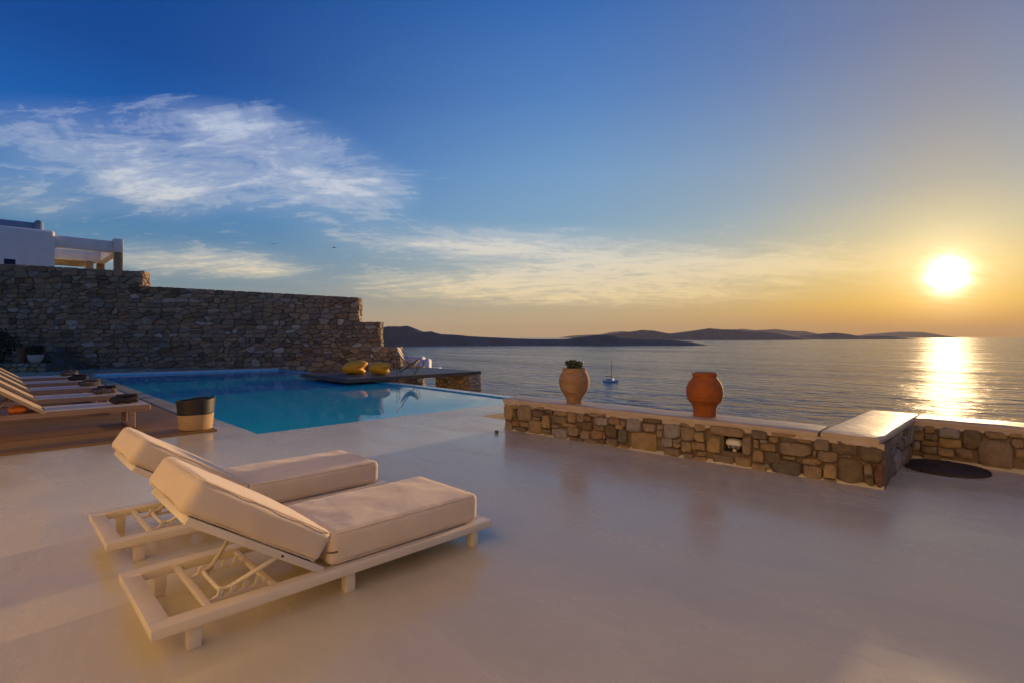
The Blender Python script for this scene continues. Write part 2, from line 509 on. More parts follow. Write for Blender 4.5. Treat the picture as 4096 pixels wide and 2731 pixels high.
def sea_mat():
    mt, nt, N, L, P = new_mat('sea_water')
    P.inputs['Base Color'].default_value = (0.014, 0.052, 0.115, 1)
    P.inputs['Roughness'].default_value = 0.16
    P.inputs['IOR'].default_value = 1.33
    tc = N.new('ShaderNodeTexCoord')

    def nz(scale, st, rot, det, dist=0.0):
        mp = N.new('ShaderNodeMapping'); mp.inputs['Scale'].default_value = st; mp.inputs['Rotation'].default_value = (0, 0, R(rot))
        L.new(tc.outputs['Object'], mp.inputs[0])
        n = N.new('ShaderNodeTexNoise'); n.inputs['Scale'].default_value = scale; n.inputs['Detail'].default_value = det; n.inputs['Distortion'].default_value = dist
        L.new(mp.outputs[0], n.inputs['Vector']); return n.outputs['Fac']
    a = nz(0.11, (1.0, 0.45, 1), YAW - 8, 5, 0.4)
    b = nz(0.02, (1.0, 0.4, 1), YAW + 10, 3)
    c = nz(0.0022, (1.0, 0.25, 1), YAW - 5, 4, 1.0)
    m1 = N.new('ShaderNodeMath'); m1.operation = 'MULTIPLY_ADD'; m1.inputs[1].default_value = 2.2
    L.new(b, m1.inputs[0]); L.new(a, m1.inputs[2])
    bp = N.new('ShaderNodeBump'); bp.inputs['Strength'].default_value = 1.0; bp.inputs['Distance'].default_value = 3.6
    L.new(m1.outputs[0], bp.inputs['Height']); L.new(bp.outputs[0], P.inputs['Normal'])
    mr = N.new('ShaderNodeMapRange'); mr.inputs['From Min'].default_value = 0.35; mr.inputs['From Max'].default_value = 0.65
    mr.inputs['To Min'].default_value = 0.05; mr.inputs['To Max'].default_value = 0.19
    st = nz(0.012, (1.0, 0.10, 1), YAW - 4, 6, 0.6)
    mc = N.new('ShaderNodeMath'); mc.operation = 'MULTIPLY_ADD'; mc.inputs[1].default_value = 0.35; mc.inputs[2].default_value = 0.0
    L.new(c, mc.inputs[0])
    m2 = N.new('ShaderNodeMath'); m2.operation = 'MULTIPLY_ADD'; m2.inputs[1].default_value = 0.65
    L.new(st, m2.inputs[0]); L.new(mc.outputs[0], m2.inputs[2])
    L.new(m2.outputs[0], mr.inputs['Value']); L.new(mr.outputs[0], P.inputs['Roughness'])
    return mt


M = {}
M['floor'] = floor_mat()
M['plaster'] = surf('lime_plaster', (0.62, 0.54, 0.47), (0.72, 0.66, 0.60), rough=0.55, scale=4, bump=0.25, bscale=18, rvar=0.1)
M['coping'] = surf('cement_coping', (0.45, 0.33, 0.225), (0.55, 0.42, 0.30), rough=0.46, scale=5, bump=0.35, bscale=9, rvar=0.1, spec=0.3)
M['bounce_facade'] = surf('bounce_cream_plaster', (0.84, 0.74, 0.52), (0.88, 0.79, 0.57), rough=0.8, scale=3)  # pale tone chosen to strengthen bounce light from the added house front
M['skirt'] = surf('ragged_mortar', (0.46, 0.33, 0.22), (0.58, 0.45, 0.34), rough=0.8, scale=7, bump=0.5, bscale=30)
M['white'] = surf('whitewash', (0.66, 0.66, 0.68), (0.76, 0.75, 0.75), rough=0.7, scale=2, bump=0.2, bscale=12)
M['blue_white'] = surf('blue_whitewash', (0.16, 0.24, 0.36), (0.20, 0.28, 0.40), rough=0.7, scale=2)
M['mortar'] = surf('earth_mortar', (0.14, 0.09, 0.05), (0.24, 0.16, 0.10), rough=0.95, scale=12, bump=0.6, bscale=50)
M['mortar_dark'] = surf('dark_mortar', (0.10, 0.082, 0.066), (0.17, 0.14, 0.115), rough=0.95, scale=6, bump=0.6, bscale=30)
M['stone'] = stone_mat('honey_fieldstone', [(0.26, 0.155, 0.075), (0.34, 0.23, 0.13), (0.24, 0.17, 0.12), (0.38, 0.25, 0.11), (0.29, 0.20, 0.125), (0.20, 0.15, 0.105), (0.33, 0.24, 0.16)])
M['stone_dark'] = stone_mat('dark_fieldstone', [(0.15, 0.10, 0.06), (0.19, 0.14, 0.08), (0.14, 0.115, 0.09), (0.17, 0.11, 0.06)])
M['stone_grey'] = stone_mat('grey_fieldstone', [(0.27, 0.22, 0.19), (0.31, 0.27, 0.245), (0.25, 0.20, 0.165)])
M['stone_red'] = stone_mat('red_fieldstone', [(0.15, 0.07, 0.045), (0.17, 0.08, 0.05)])
M['wall_stone'] = stone_mat('granite_rubble', [(0.13, 0.088, 0.054), (0.36, 0.235, 0.13), (0.22, 0.165, 0.115), (0.43, 0.28, 0.155), (0.16, 0.11, 0.07), (0.33, 0.255, 0.185), (0.30, 0.17, 0.08), (0.50, 0.41, 0.31), (0.21, 0.15, 0.098), (0.38, 0.26, 0.155)])
M['pool'] = surf('pool_plaster', (0.09, 0.72, 0.86), (0.13, 0.80, 0.93), rough=0.6, scale=1.2)
M['pool_edge'] = surf('pool_coping', (0.50, 0.47, 0.47), (0.58, 0.55, 0.54), rough=0.25, scale=3, bump=0.1, bscale=10, rvar=0.1)
M['water'] = pool_water_mat()
M['sea'] = sea_mat()
M['deck'] = surf('oiled_teak_deck', (0.26, 0.13, 0.036), (0.38, 0.20, 0.064), rough=0.6, scale=5, spec=0.25, stretch=(0.25, 3, 1), bump=0.25, bscale=25, rnd=0.14, rvar=0.1)
M['dark_deck'] = surf('weathered_dark_deck', (0.06, 0.042, 0.032), (0.105, 0.078, 0.062), rough=0.5, scale=4, stretch=(0.3, 3, 1), bump=0.25, bscale=20, rnd=0.12)
M['teak'] = surf('lounger_teak', (0.30, 0.17, 0.105), (0.42, 0.26, 0.17), rough=0.5, scale=7, stretch=(0.4, 3, 3), bump=0.15, bscale=30)
M['sling'] = surf('cream_sling_fabric', (0.52, 0.45, 0.38), (0.60, 0.53, 0.46), rough=0.75, scale=12, bump=0.3, bscale=300)
M['tan'] = surf('tan_sling_fabric', (0.46, 0.32, 0.18), (0.54, 0.39, 0.23), rough=0.75, scale=12, bump=0.3, bscale=300)
M['cushion'] = surf('cream_canvas', (0.66, 0.505, 0.355), (0.73, 0.58, 0.43), rough=0.8, scale=3, bump=0.3, bscale=6, sheen=0.2, bdist=0.02)
M['paint'] = surf('white_lacquered_metal', (0.68, 0.57, 0.43), (0.73, 0.62, 0.49), rough=0.38, scale=5, bump=0.05, bscale=60)
M['bolt'] = surf('dark_bolt', (0.05, 0.04, 0.035), (0.08, 0.06, 0.05), rough=0.4, metal=0.6)
M['strap'] = surf('brown_strap', (0.14, 0.06, 0.03), (0.18, 0.08, 0.04), rough=0.7)
M['terracotta'] = surf('weathered_terracotta', (0.27, 0.135, 0.06), (0.42, 0.25, 0.135), rough=0.85, scale=7, bump=0.4, bscale=40, stretch=(1, 1, 2.2), c3=(0.34, 0.185, 0.088))
M['terracotta_orange'] = surf('orange_terracotta', (0.28, 0.066, 0.006), (0.38, 0.10, 0.012), rough=0.8, scale=8, bump=0.3, bscale=40)
M['terracotta_dark'] = surf('dark_terracotta', (0.20, 0.08, 0.04), (0.26, 0.11, 0.06), rough=0.8, scale=6)
M['soil'] = surf('soil', (0.035, 0.025, 0.018), (0.06, 0.045, 0.03), rough=1, scale=30, bump=0.8, bscale=60)
M['leaf'] = surf('succulent_leaf', (0.035, 0.06, 0.014), (0.07, 0.10, 0.028), rough=0.45, scale=9, rnd=0.3)
M['shrub'] = surf('dark_shrub_leaf', (0.018, 0.03, 0.012), (0.035, 0.05, 0.018), rough=0.6, scale=9, rnd=0.3)
M['grass'] = surf('dry_grass', (0.08, 0.09, 0.03), (0.14, 0.13, 0.05), rough=0.7, scale=20)
M['straw'] = surf('woven_straw', (0.42, 0.25, 0.11), (0.54, 0.34, 0.16), rough=0.75, scale=6, stretch=(0.6, 0.6, 5), bump=0.5, bscale=18, bdist=0.006)
M['black_straw'] = surf('black_woven_straw', (0.018, 0.013, 0.010), (0.035, 0.025, 0.018), rough=0.55, scale=6, stretch=(0.6, 0.6, 5), bump=0.5, bscale=18, bdist=0.006)
M['yellow'] = surf('yellow_outdoor_fabric', (0.86, 0.40, 0.010), (0.92, 0.45, 0.016), rough=0.6, scale=4, bump=0.2, bscale=8)
M['orange'] = surf('orange_fabric', (0.75, 0.17, 0.01), (0.80, 0.22, 0.015), rough=0.6, scale=4)
M['black_towel'] = surf('dark_towel', (0.016, 0.012, 0.012), (0.045, 0.03, 0.028), rough=0.85, scale=14, bump=0.6, bscale=40)
M['brown_towel'] = surf('brown_striped_towel', (0.06, 0.03, 0.022), (0.26, 0.18, 0.13), rough=0.85, scale=5, stretch=(4, 1, 1), bump=0.6, bscale=40)
M['steel'] = surf('dark_steel_rod', (0.02, 0.02, 0.022), (0.035, 0.03, 0.03), rough=0.4, metal=0.5)
M['coil'] = surf('dark_coiled_fibre', (0.035, 0.022, 0.014), (0.07, 0.045, 0.028), rough=0.8, scale=20, bump=0.5, bscale=80)
M['lamp_white'] = surf('lamp_enamel', (0.66, 0.62, 0.58), (0.72, 0.68, 0.64), rough=0.35, scale=4)
M['lamp_glass'] = surf('ribbed_lamp_glass', (0.16, 0.13, 0.08), (0.22, 0.18, 0.12), rough=0.12, scale=8, coat=0.5)
M['boat'] = surf('white_gelcoat', (0.78, 0.79, 0.80), (0.82, 0.82, 0.83), rough=0.3, scale=0.5)
M['boat_dark'] = surf('navy_canvas', (0.02, 0.025, 0.04), (0.03, 0.035, 0.05), rough=0.6, scale=1)
M['land'] = surf('dry_island_scrub', (0.10, 0.09, 0.08), (0.19, 0.165, 0.14), rough=0.95, scale=0.012, detail=12, bump=0.8, bscale=0.02, bdist=12.0)
M['hill'] = surf('rocky_scrub', (0.10, 0.08, 0.05), (0.18, 0.15, 0.10), rough=0.95, scale=0.4, bump=0.6, bscale=2)
M['bird'] = surf('dark_plumage', (0.03, 0.03, 0.035), (0.05, 0.05, 0.055), rough=0.8)
M['reed'] = surf('cane_ceiling', (0.36, 0.29, 0.19), (0.48, 0.40, 0.28), rough=0.8, scale=6)
M['dark_wood'] = surf('grey_old_wood', (0.12, 0.10, 0.085), (0.19, 0.165, 0.145), rough=0.8, scale=6, stretch=(0.5, 3, 3))
M['window'] = surf('dark_window_glass', (0.02, 0.022, 0.025), (0.03, 0.03, 0.035), rough=0.1)
M['cable'] = surf('brown_cable', (0.20, 0.08, 0.05), (0.25, 0.11, 0.06), rough=0.5)

# ------------------------------------------------------------------ terrace, pool, ground, sea
def sheet(mb, pts, z):
    n = len(pts)
    mb.add([(x, y, z) for x, y in pts], [tuple(range(n))])


PV0, PV1L, PV1R = 8.57, 26.2, 24.9          # pool: near edge, far left corner, far right corner (y)
PUL, PUR0, PUR1 = 2.95, 9.08, 9.52          # pool: left edge, right edge near and far (x)
RW = 0.36                                   # width of the overflow lip
fl = MB()
NV = 7.53
sheet(fl, [(-16, -12), (8.3, -12), (8.3, 1.3), (-16, 1.3)], 0)
sheet(fl, [(-16, 1.3), (6.42, 1.3), (6.42, 6.1), (-16, 6.1)], 0)
sheet(fl, [(-16, 6.1), (6.62, 6.1), (6.62, NV), (-16, NV)], 0)
sheet(fl, [(-16, NV), (PUR0 + RW, NV), (PUR0 + RW, PV0), (-16, PV0)], 0)
sheet(fl, [(-16, PV0), (PUL, PV0), (PUL, PV1L), (-16, PV1L)], 0)
sheet(fl, [(-16, PV1L), (PUL, PV1L), (PUR1, PV1R), (PUR1 + RW, PV1R), (PUR1 + RW + 1.5, 30), (-16, 46)], 0)
for a, b in (((8.3, -12), (8.3, 1.3)), ((8.3, 1.3), (6.42, 1.3)), ((6.42, 1.3), (6.42, 6.1)), ((6.42, 6.1), (6.62, 6.1)), ((6.62, 6.1), (6.62, NV)), ((6.62, NV), (PUR0 + RW, NV)), ((PUR0 + RW, NV), (PUR0 + RW, PV0))):
    fl.add([(*a, 0), (*b, 0), (*b, -2.6), (*a, -2.6)], [(0, 1, 2, 3)])
tag(fl.build('terrace_floor', M['floor']), kind='structure')

lip = MB()
lip.prism([(PUR0, PV0), (PUR0 + RW, PV0), (PUR1 + RW, PV1R), (PUR1, PV1R)], -2.4, -0.012)
tag(lip.build('pool_overflow_lip', M['pool_edge']), kind='structure')
fc = MB()   # pale raised kerb along the far side of the pool
fc.prism([(PUL + 0.02, PV1L + 0.01), (PUR1 - 0.02, PV1R + 0.01), (PUR1, PV1R + 0.3), (PUL, PV1L + 0.3)], 0.003, 0.06)
tag(fc.build('pool_far_kerb', M['pool_edge']), kind='structure')

pb = MB()
q = [(PUL, PV0), (PUR0, PV0), (PUR1, PV1R), (PUL, PV1L)]
D = -1.35
sheet(pb, q, D)
for i in range(4):
    a, b = q[i], q[(i + 1) % 4]
    pb.add([(*a, 0), (*b, 0), (*b, D), (*a, D)], [(0, 1, 2, 3)])
tag(pb.build('pool_basin', M['pool']), kind='structure')
pw = MB()
sheet(pw, [(PUL + 0.002, PV0 + 0.002), (PUR0 - 0.002, PV0 + 0.002), (PUR1 - 0.002, PV1R - 0.002), (PUL + 0.002, PV1L - 0.002)], -0.03)
tag(pw.build('pool_water', M['water']), kind='structure')

SEA_Z = EYE - 38.0
sea = MB()
sheet(sea, [tuple((FWD * a + RGT * b).xy) for a, b in ((-300, -24000), (-300, 24000), (24000, 30000), (24000, -30000))], SEA_Z)
tag(sea.build('sea', M['sea']), kind='structure')


def wall_top(px):
    if px < 565: return 4.96 - 0.0536 * (px / 2114 * 25.2)
    if px < 1432: return 3.91 - 0.0542 * ((px - 565) / 2114 * 25.2)
    if px < 1518: return 2.19
    if px < 1600: return 1.02
    return -2.5


# rocky hillside that carries the terrace and falls to the sea
hs = MB()
gx = [-40 + 2.5 * i for i in range(42)]
gd = [-30 + 2.5 * i for i in range(56)]
for d in gd:
    for x in gx:
        p = cw(x, d)
        slope = -1.9 - max(0.0, p.x - 5.5) * 0.78
        z = max(SEA_Z - 3, slope)
        if d > 25.9 and x < 0:
            px = 2048 + x / d * 2114
            top = min(wall_top(px + 30), wall_top(px - 10)) - 0.9
            up = top + max(0, d - 30) * 0.02 if px < 1380 else -3.5 - max(0, d - 26) * 0.6
            z = max(min(up, 5.0), SEA_Z - 3)
        if px_far := (d > 60):
            z = min(z, 3.0 - (d - 60) * 0.7)
        hs.v.append((p.x, p.y, max(SEA_Z - 3, z + 0.5 * mnoise.noise((p.x * 0.2, p.y * 0.2, 0)) * (1 if z < -2.5 else 0.2))))
n = len(gx)
for i in range(len(gd) - 1):
    for j in range(n - 1):
        hs.f.append((i * n + j, i * n + j + 1, (i + 1) * n + j + 1, (i + 1) * n + j))
tag(hs.build('hillside', M['hill'], smooth=True), kind='structure')


# islands on the horizon
def island(profile, dist, water_y, back, label_seed, sub=7):
    pts = []
    for (x0, y0), (x1, y1) in zip(profile, profile[1:]):
        for k in range(sub):
            t = k / sub
            pts.append((x0 + (x1 - x0) * t, y0 + (y1 - y0) * t))
    pts.append(profile[-1])
    mb = MB()
    rows = [(-0.10, -0.02), (-0.07, 0.25), (-0.03, 0.72), (0.0, 1.0), (0.5, 0.7), (1.0, -0.02)]
    for i, (px, py) in enumerate(pts):
        h = max(1.0, EYE - (py - 1345.5) / 2114 * dist - SEA_Z)
        for k, (o, f) in enumerate(rows):
            d = dist + o * back
            nz_ = mnoise.noise((px * 0.013 + label_seed, o * 9 + label_seed, 0.3)) * (0.22 if 0 < f < 1 else 0)
            x = (px - 2048) / 2114 * dist * (1 if k < 4 else 1.0)
            jig = mnoise.noise((px * 0.02, k * 3.1, label_seed)) * 0.05 * back if k in (0, 5) else 0
            mb.v.append(tuple(cw(x, d + jig, SEA_Z + h * (f + nz_) + (mnoise.noise((px * 0.08, label_seed, 1.0)) * 0.02 * h if k == 3 else 0))))
    r = len(rows)
    for i in range(len(pts) - 1):
        for k in range(r - 1):
            mb.f.append((i * r + k, (i + 1) * r + k, (i + 1) * r + k + 1, i * r + k + 1))
    return tag(mb.build('island', M['land'], smooth=True), kind='structure')


island([(1420, 1360), (1470, 1330), (1520, 1311), (1555, 1305), (1590, 1306), (1630, 1304), (1655, 1313), (1685, 1328), (1725, 1326), (1765, 1337), (1820, 1339), (1880, 1345), (1960, 1349), (2060, 1354), (2150, 1356), (2260, 1356), (2330, 1347), (2383, 1340), (2430, 1340), (2500, 1351), (2570, 1358), (2686, 1359), (2766, 1366), (2830, 1378), (2862, 1382)], 2350, 1379, 900, 1.3)
island([(2380, 1357), (2437, 1342), (2490, 1331), (2535, 1325), (2570, 1320), (2615, 1323), (2677, 1334), (2740, 1332), (2784, 1323), (2838, 1313), (2891, 1318), (2945, 1318), (2980, 1325), (3052, 1327), (3114, 1334), (3185, 1346), (3235, 1357)], 6100, 1358, 2000, 4.1)
island([(3180, 1356), (3239, 1347), (3292, 1336), (3337, 1331), (3390, 1336), (3444, 1345), (3515, 1343), (3568, 1346), (3649, 1354)], 7300, 1356, 1500, 7.7)
island([(2255, 1350), (2285, 1343), (2340, 1340), (2400, 1338), (2440, 1330), (2490, 1325), (2540, 1330), (2620, 1342), (2660, 1350)], 13500, 1351, 2500, 2.9)
island([(2880, 1350), (2920, 1330), (2963, 1316), (3025, 1321), (3105, 1317), (3158, 1323), (3221, 1325), (3274, 1336), (3340, 1350)], 13500, 1351, 2500, 5.5)
island([(3500, 1350), (3540, 1341), (3570, 1332), (3604, 1327), (3650, 1328), (3693, 1329), (3750, 1338), (3820, 1349)], 17000, 1350, 2500, 9.5)


# ------------------------------------------------------------------ masonry tools
def basis(O, S, Nn):
    S, Nn = Vector(S).normalized(), Vector(Nn).normalized()
    m4 = Matrix.Identity(4)
    for i in range(3):
        m4[i][0], m4[i][1], m4[i][2], m4[i][3] = S[i], Nn[i], (0, 0, 1)[i], O[i]
    return m4


def outline(poly, n=12, soft=0.13):
    """soften the corners of a polygon once and drop points that nearly coincide"""
    P = [Vector(p) for p in poly]
    Q = []
    for i in range(len(P)):
        a, b = P[i], P[(i + 1) % len(P)]
        Q += [a.lerp(b, soft), a.lerp(b, 1 - soft)]
    size = max((p - Q[0]).length for p in Q)
    out = []
    for p in Q:
        if not out or (p - out[-1]).length > size * 0.05: out.append(p)
    if len(out) > 3 and (out[0] - out[-1]).length < size * 0.05: out.pop()
    return out


def stone_shape(poly, proud, rng, back=0.03, n=12, rough=0.006):
    """a stone in wall coordinates (s, out, z) from its outline"""
    o = outline(poly)
    n = len(o)
    c = sum(o, Vector((0, 0))) / len(o)
    vs, fs = [], []
    tilt = (rng.uniform(-0.05, 0.05), rng.uniform(-0.05, 0.05))
    size = max((p - c).length for p in o)
    for k, (f, d) in enumerate(((1.0, -back), (0.985, proud * 0.6), (0.86, proud))):
        for p in o:
            e = c + (p - c) * f
            jd = rng.uniform(-rough, rough) if k else 0
            vs.append((e.x, d + jd + (tilt[0] * (e.x - c.x) + tilt[1] * (e.y - c.y) if k else 0), e.y))
    vs.append((c.x, proud + rng.uniform(0, rough * 2), c.y))
    for r_ in range(2):
        for i in range(n):
            a, b = r_ * n + i, r_ * n + (i + 1) % n
            fs.append((a, b, b + n, a + n))
    for i in range(n):
        fs.append((2 * n + i, 2 * n + (i + 1) % n, 3 * n))
    return vs, fs, c, size


def clip(poly, nx, ny, k):
    """keep the side nx*x + ny*y <= k"""
    out = []
    for i in range(len(poly)):
        a, b = poly[i], poly[(i + 1) % len(poly)]
        da, db = nx * a[0] + ny * a[1] - k, nx * b[0] + ny * b[1] - k
        if da <= 0: out.append(a)
        if (da < 0 < db) or (db < 0 < da):
            t = da / (da - db)
            out.append((a[0] + (b[0] - a[0]) * t, a[1] + (b[1] - a[1]) * t))
    return out


def rubble(s0, s1, z0, z1, w, h, rng, keep=None, trim=None, gap=0.012):
    """power-diagram rubble stones about w by h metres; returns outlines"""
    seeds, ax = [], h / w
    cell = {}
    zc = z0
    while zc < z1:
        rh = h * rng.uniform(0.6, 1.4)
        if zc + rh * 1.4 > z1: rh = max(z1 - zc, h * 0.4)
        sc = s0 - rng.uniform(0, w)
        while sc < s1:
            sw = w * rng.choice((0.42, 0.6, 0.8, 1.0, 1.3, 1.7)) * rng.uniform(0.85, 1.15)
            k = rng.random()
            parts = [(sc + sw / 2, zc + rh / 2, 0.0)]
            if k < 0.22 and rh > h * 0.9:
                parts = [(sc + sw / 2, zc + rh * 0.27, 0.0), (sc + sw / 2 + rng.uniform(-0.2, 0.2) * sw, zc + rh * 0.77, 0.0)]
            for (s, z, r) in parts:
                s += rng.uniform(-0.14, 0.14) * w; z += rng.uniform(-0.24, 0.24) * rh
                if s0 - 0.1 * w <= s <= s1 + 0.1 * w and (not keep or keep(s, z)):
                    cell.setdefault((int(s * ax / h), int(z / h)), []).append((s, z, r)); seeds.append((s, z, r))
            sc += sw
        zc += rh
    out = []
    for (s, z, r) in seeds:
        ci, cj = int(s * ax / h), int(z / h)
        X = s * ax
        poly = [(X - 1.3 * h, z - 1.0 * h), (X + 1.3 * h, z - 1.0 * h), (X + 1.3 * h, z + 1.0 * h), (X - 1.3 * h, z + 1.0 * h)]
        for i in range(ci - 4, ci + 5):
            for j in range(cj - 4, cj + 5):
                for (a, b, q) in cell.get((i, j), ()):
                    if a == s and b == z: continue
                    dx, dz = a * ax - X, b - z
                    dd = dx * dx + dz * dz
                    t = (dd + r * r - q * q) / (2 * dd)
                    l = math.sqrt(dd)
                    nx, nz_ = dx / l, dz / l
                    poly = clip(poly, nx, nz_, nx * X + nz_ * z + t * l - gap)
                    if len(poly) < 3: break
        poly = [(x / ax, y) for x, y in poly]
        for (nx, ny, k) in ((-1, 0, -s0), (1, 0, s1), (0, -1, -z0), (0, 1, z1)):
            poly = clip(poly, nx, ny, k) if len(poly) > 2 else poly
        if trim and len(poly) > 2: poly = trim(poly, s, z)
        if len(poly) > 2:
            ar = abs(sum(poly[i][0] * poly[(i + 1) % len(poly)][1] - poly[(i + 1) % len(poly)][0] * poly[i][1] for i in range(len(poly)))) / 2
            if ar > w * h * 0.06: out.append((ar, poly))
    return out


def lay(stones, m4, parent, mat, rng, single=True, proud=(0.025, 0.055), limit=300, rest_name='small_stones', pick=None):
    """the largest stones become parts of their own, the others one joined part"""
    stones = sorted(stones, key=lambda t: -t[0])
    base = parent.matrix_basis.translation
    rest = MB()
    flip = m4.to_3x3().determinant() < 0
    for i, (ar, poly) in enumerate(stones):
        vs, fs, c, size = stone_shape(poly, rng.uniform(*proud), rng)
        if flip: fs = [f[::-1] for f in fs]
        if single and i < limit:
            mb = MB(); ctr = m4 @ Vector((c.x, 0, c.y))
            mb.v = [tuple(m4 @ Vector(v) - ctr) for v in vs]; mb.f = fs
            o = mb.build('stone', (pick(c, rng) if pick else mat), parent, auto=50)
            o.location = ctr - base
        else:
            rest.add([tuple(m4 @ Vector(v) - base) for v in vs], fs)
    if rest.v:
        tag(rest.build(rest_name, mat, parent, auto=50), kind='stuff')


rng = random.Random(11)

# ------------------------------------------------------------------ tall stepped stone wall behind the pool
WD, WT = 25.2, 0.6
SX = lambda px: (px - 2048) / 2114 * WD
steps = [(SX(-420), SX(565)), (SX(565), SX(1432)), (SX(1432), SX(1518)), (SX(1518), SX(1600)), (SX(1600), SX(1688))]


def seg_top(i, s):
    if i == 0: return 4.60 + (SX(565) - s) * 0.0536
    if i == 1: return 3.91 - (s - SX(565)) * 0.0542
    return (0, 0, 2.19, 1.02, 0.08)[i]


tw = tag(empty('stone_wall', cw(-14, WD)), 'tall dark rubble stone wall stepping down towards the sea behind the pool', 'stone wall')
core = MB()
for i, (a, b) in enumerate(steps):
    pts = [(a, -1.6), (b, -1.6), (b, seg_top(i, b) - 0.02), (a, seg_top(i, a) - 0.02)]
    core.add([tuple(cw(s, WD + 0.05, z) - tw.location) for s, z in pts] + [tuple(cw(s, WD + WT, z) - tw.location) for s, z in pts],
             [(0, 1, 2, 3), (7, 6, 5, 4), (0, 4, 5, 1), (1, 5, 6, 2), (2, 6, 7, 3), (3, 7, 4, 0)])
core.build('mortar_core', M['mortar_dark'], tw)


def seg_of(s):
    for i, (a, b) in enumerate(steps):
        if a <= s < b: return i
    return 0 if s < steps[0][0] else 4


def keep_tall(s, z):
    return z < seg_top(seg_of(s), s) - 0.05


def trim_tall(poly, s, z):
    i = seg_of(s)
    sl = (-0.0536, -0.0542, 0, 0, 0)[i]
    k0 = seg_top(i, 0) if i < 2 else seg_top(i, s)
    if i < 2: k0 = seg_top(i, s) - sl * s
    poly = clip(poly, -sl, 1, k0)
    if i < 4 and z > seg_top(i + 1, steps[i][1]) - 0.02 and len(poly) > 2:
        poly = clip(poly, 1, 0, steps[i][1])
    return poly


tall = rubble(SX(-60), steps[-1][1], -0.7, 5.1, 0.46, 0.23, rng, keep_tall, trim_tall, 0.005)
lay(tall, basis(cw(0, WD), RGT, -FWD), tw, M['wall_stone'], rng, limit=300, proud=(0.0, 0.11), rest_name='small_stones')
ends = MB()
for i in range(1, 5):
    s_ = steps[i][1]
    zt = seg_top(i, s_); zb = seg_top(i + 1, s_) if i < 4 else -1.2
    lay(rubble(0, WT, zb, zt, 0.34, 0.2, rng, gap=0.008), basis(cw(s_, WD), FWD, RGT), tw, M['wall_stone'], rng, proud=(0.02, 0.06), limit=0, rest_name='end_stones')
lay(rubble(0, WT, seg_top(1, SX(565)), seg_top(0, SX(565)), 0.34, 0.2, rng, gap=0.008), basis(cw(SX(565), WD), FWD, RGT), tw, M['wall_stone'], rng, proud=(0.02, 0.05), limit=0, rest_name='end_stones')

# ------------------------------------------------------------------ low honey-coloured wall round the terrace
LA, LB = Vector((6.0, 6.22, 0)), Vector((6.285, 1.12, 0))     # foot of the front face: pool end, outer corner
LS = (LB - LA).normalized()
LN = Vector((-(LS.y) * -1, 0, 0))
LN = Vector((LS.y, -LS.x, 0))                                 # outward, towards the terrace
LLEN = (LB - LA).length
lw = tag(empty('low_wall', (LA + LB) / 2), 'low honey fieldstone wall with pale rounded coping along the terrace edge', 'stone wall')
LM = basis(LA, LS, LN)


def on_plane(px, py, O, Nn):
    d = ray(px, py)
    e = Vector((0, 0, EYE))
    t = (O - e).dot(Nn) / d.dot(Nn)
    return e + d * t


def box_to_wall(x0, y0, x1, y1, O, S, Nn):
    xc, yc = (x0 + x1) / 2, (y0 + y1) / 2
    s0 = (on_plane(x0, yc, O, Nn) - O).dot(S); s1 = (on_plane(x1, yc, O, Nn) - O).dot(S)
    z1 = on_plane(xc, y0, O, Nn).z; z0 = on_plane(xc, y1, O, Nn).z
    return min(s0, s1), max(s0, s1), z0, z1


def crop(ox, oy, sc, rows):
    return [(ox + a * sc, oy + b * sc, ox + c * sc, oy + d * sc) for a, b, c, d in rows]


K = 420 / 2352
traced = crop(2000, 1580, K, [(120, 190, 325, 550), (330, 300, 405, 490), (335, 195, 425, 290), (420, 200, 745, 575), (670, 255, 830, 310), (840, 245, 1030, 315), (780, 320, 1020, 470), (1020, 290, 1200, 410), (985, 420, 1165, 740), (665, 545, 970, 880), (460, 580, 690, 690), (300, 560, 455, 690), (360, 695, 640, 800), (150, 560, 320, 770), (1205, 335, 1550, 455), (1225, 465, 1520, 620), (1555, 360, 1745, 600), (1205, 635, 1375, 715), (1385, 620, 1760, 695), (1745, 385, 1920, 590), (1925, 385, 2020, 435), (1930, 445, 2065, 560), (2030, 385, 2255, 460), (1860, 580, 2090, 760), (1780, 670, 1860, 745), (1185, 725, 1555, 980), (1565, 705, 1810, 900), (1815, 775, 2020, 980), (1590, 920, 1930, 1050), (1950, 980, 2210, 1110), (2040, 770, 2330, 970), (970, 745, 1175, 830), (1020, 835, 1175, 930), (760, 475, 960, 545)])
traced += crop(2380, 1640, K, [(0, 140, 315, 330), (150, 75, 270, 130), (275, 100, 570, 155), (325, 160, 590, 300), (20, 340, 240, 440), (510, 285, 670, 410), (615, 215, 720, 350), (725, 155, 1070, 470), (275, 320, 530, 605), (560, 395, 760, 720), (150, 630, 275, 755), (285, 615, 555, 800), (215, 480, 270, 625), (815, 480, 1400, 975), (1060, 165, 1550, 270), (1105, 275, 1390, 465), (1395, 300, 1530, 420), (1405, 430, 1530, 600), (1545, 300, 1925, 620), (1510, 610, 1770, 815), (1780, 635, 1945, 710), (1780, 715, 1945, 820), (1560, 835, 1945, 1075), (1870, 255, 2210, 365), (1930, 375, 2270, 680), (1945, 690, 2200, 930), (2030, 945, 2230, 1110), (2210, 690, 2300, 870), (560, 780, 800, 880), (0, 690, 130, 790)])
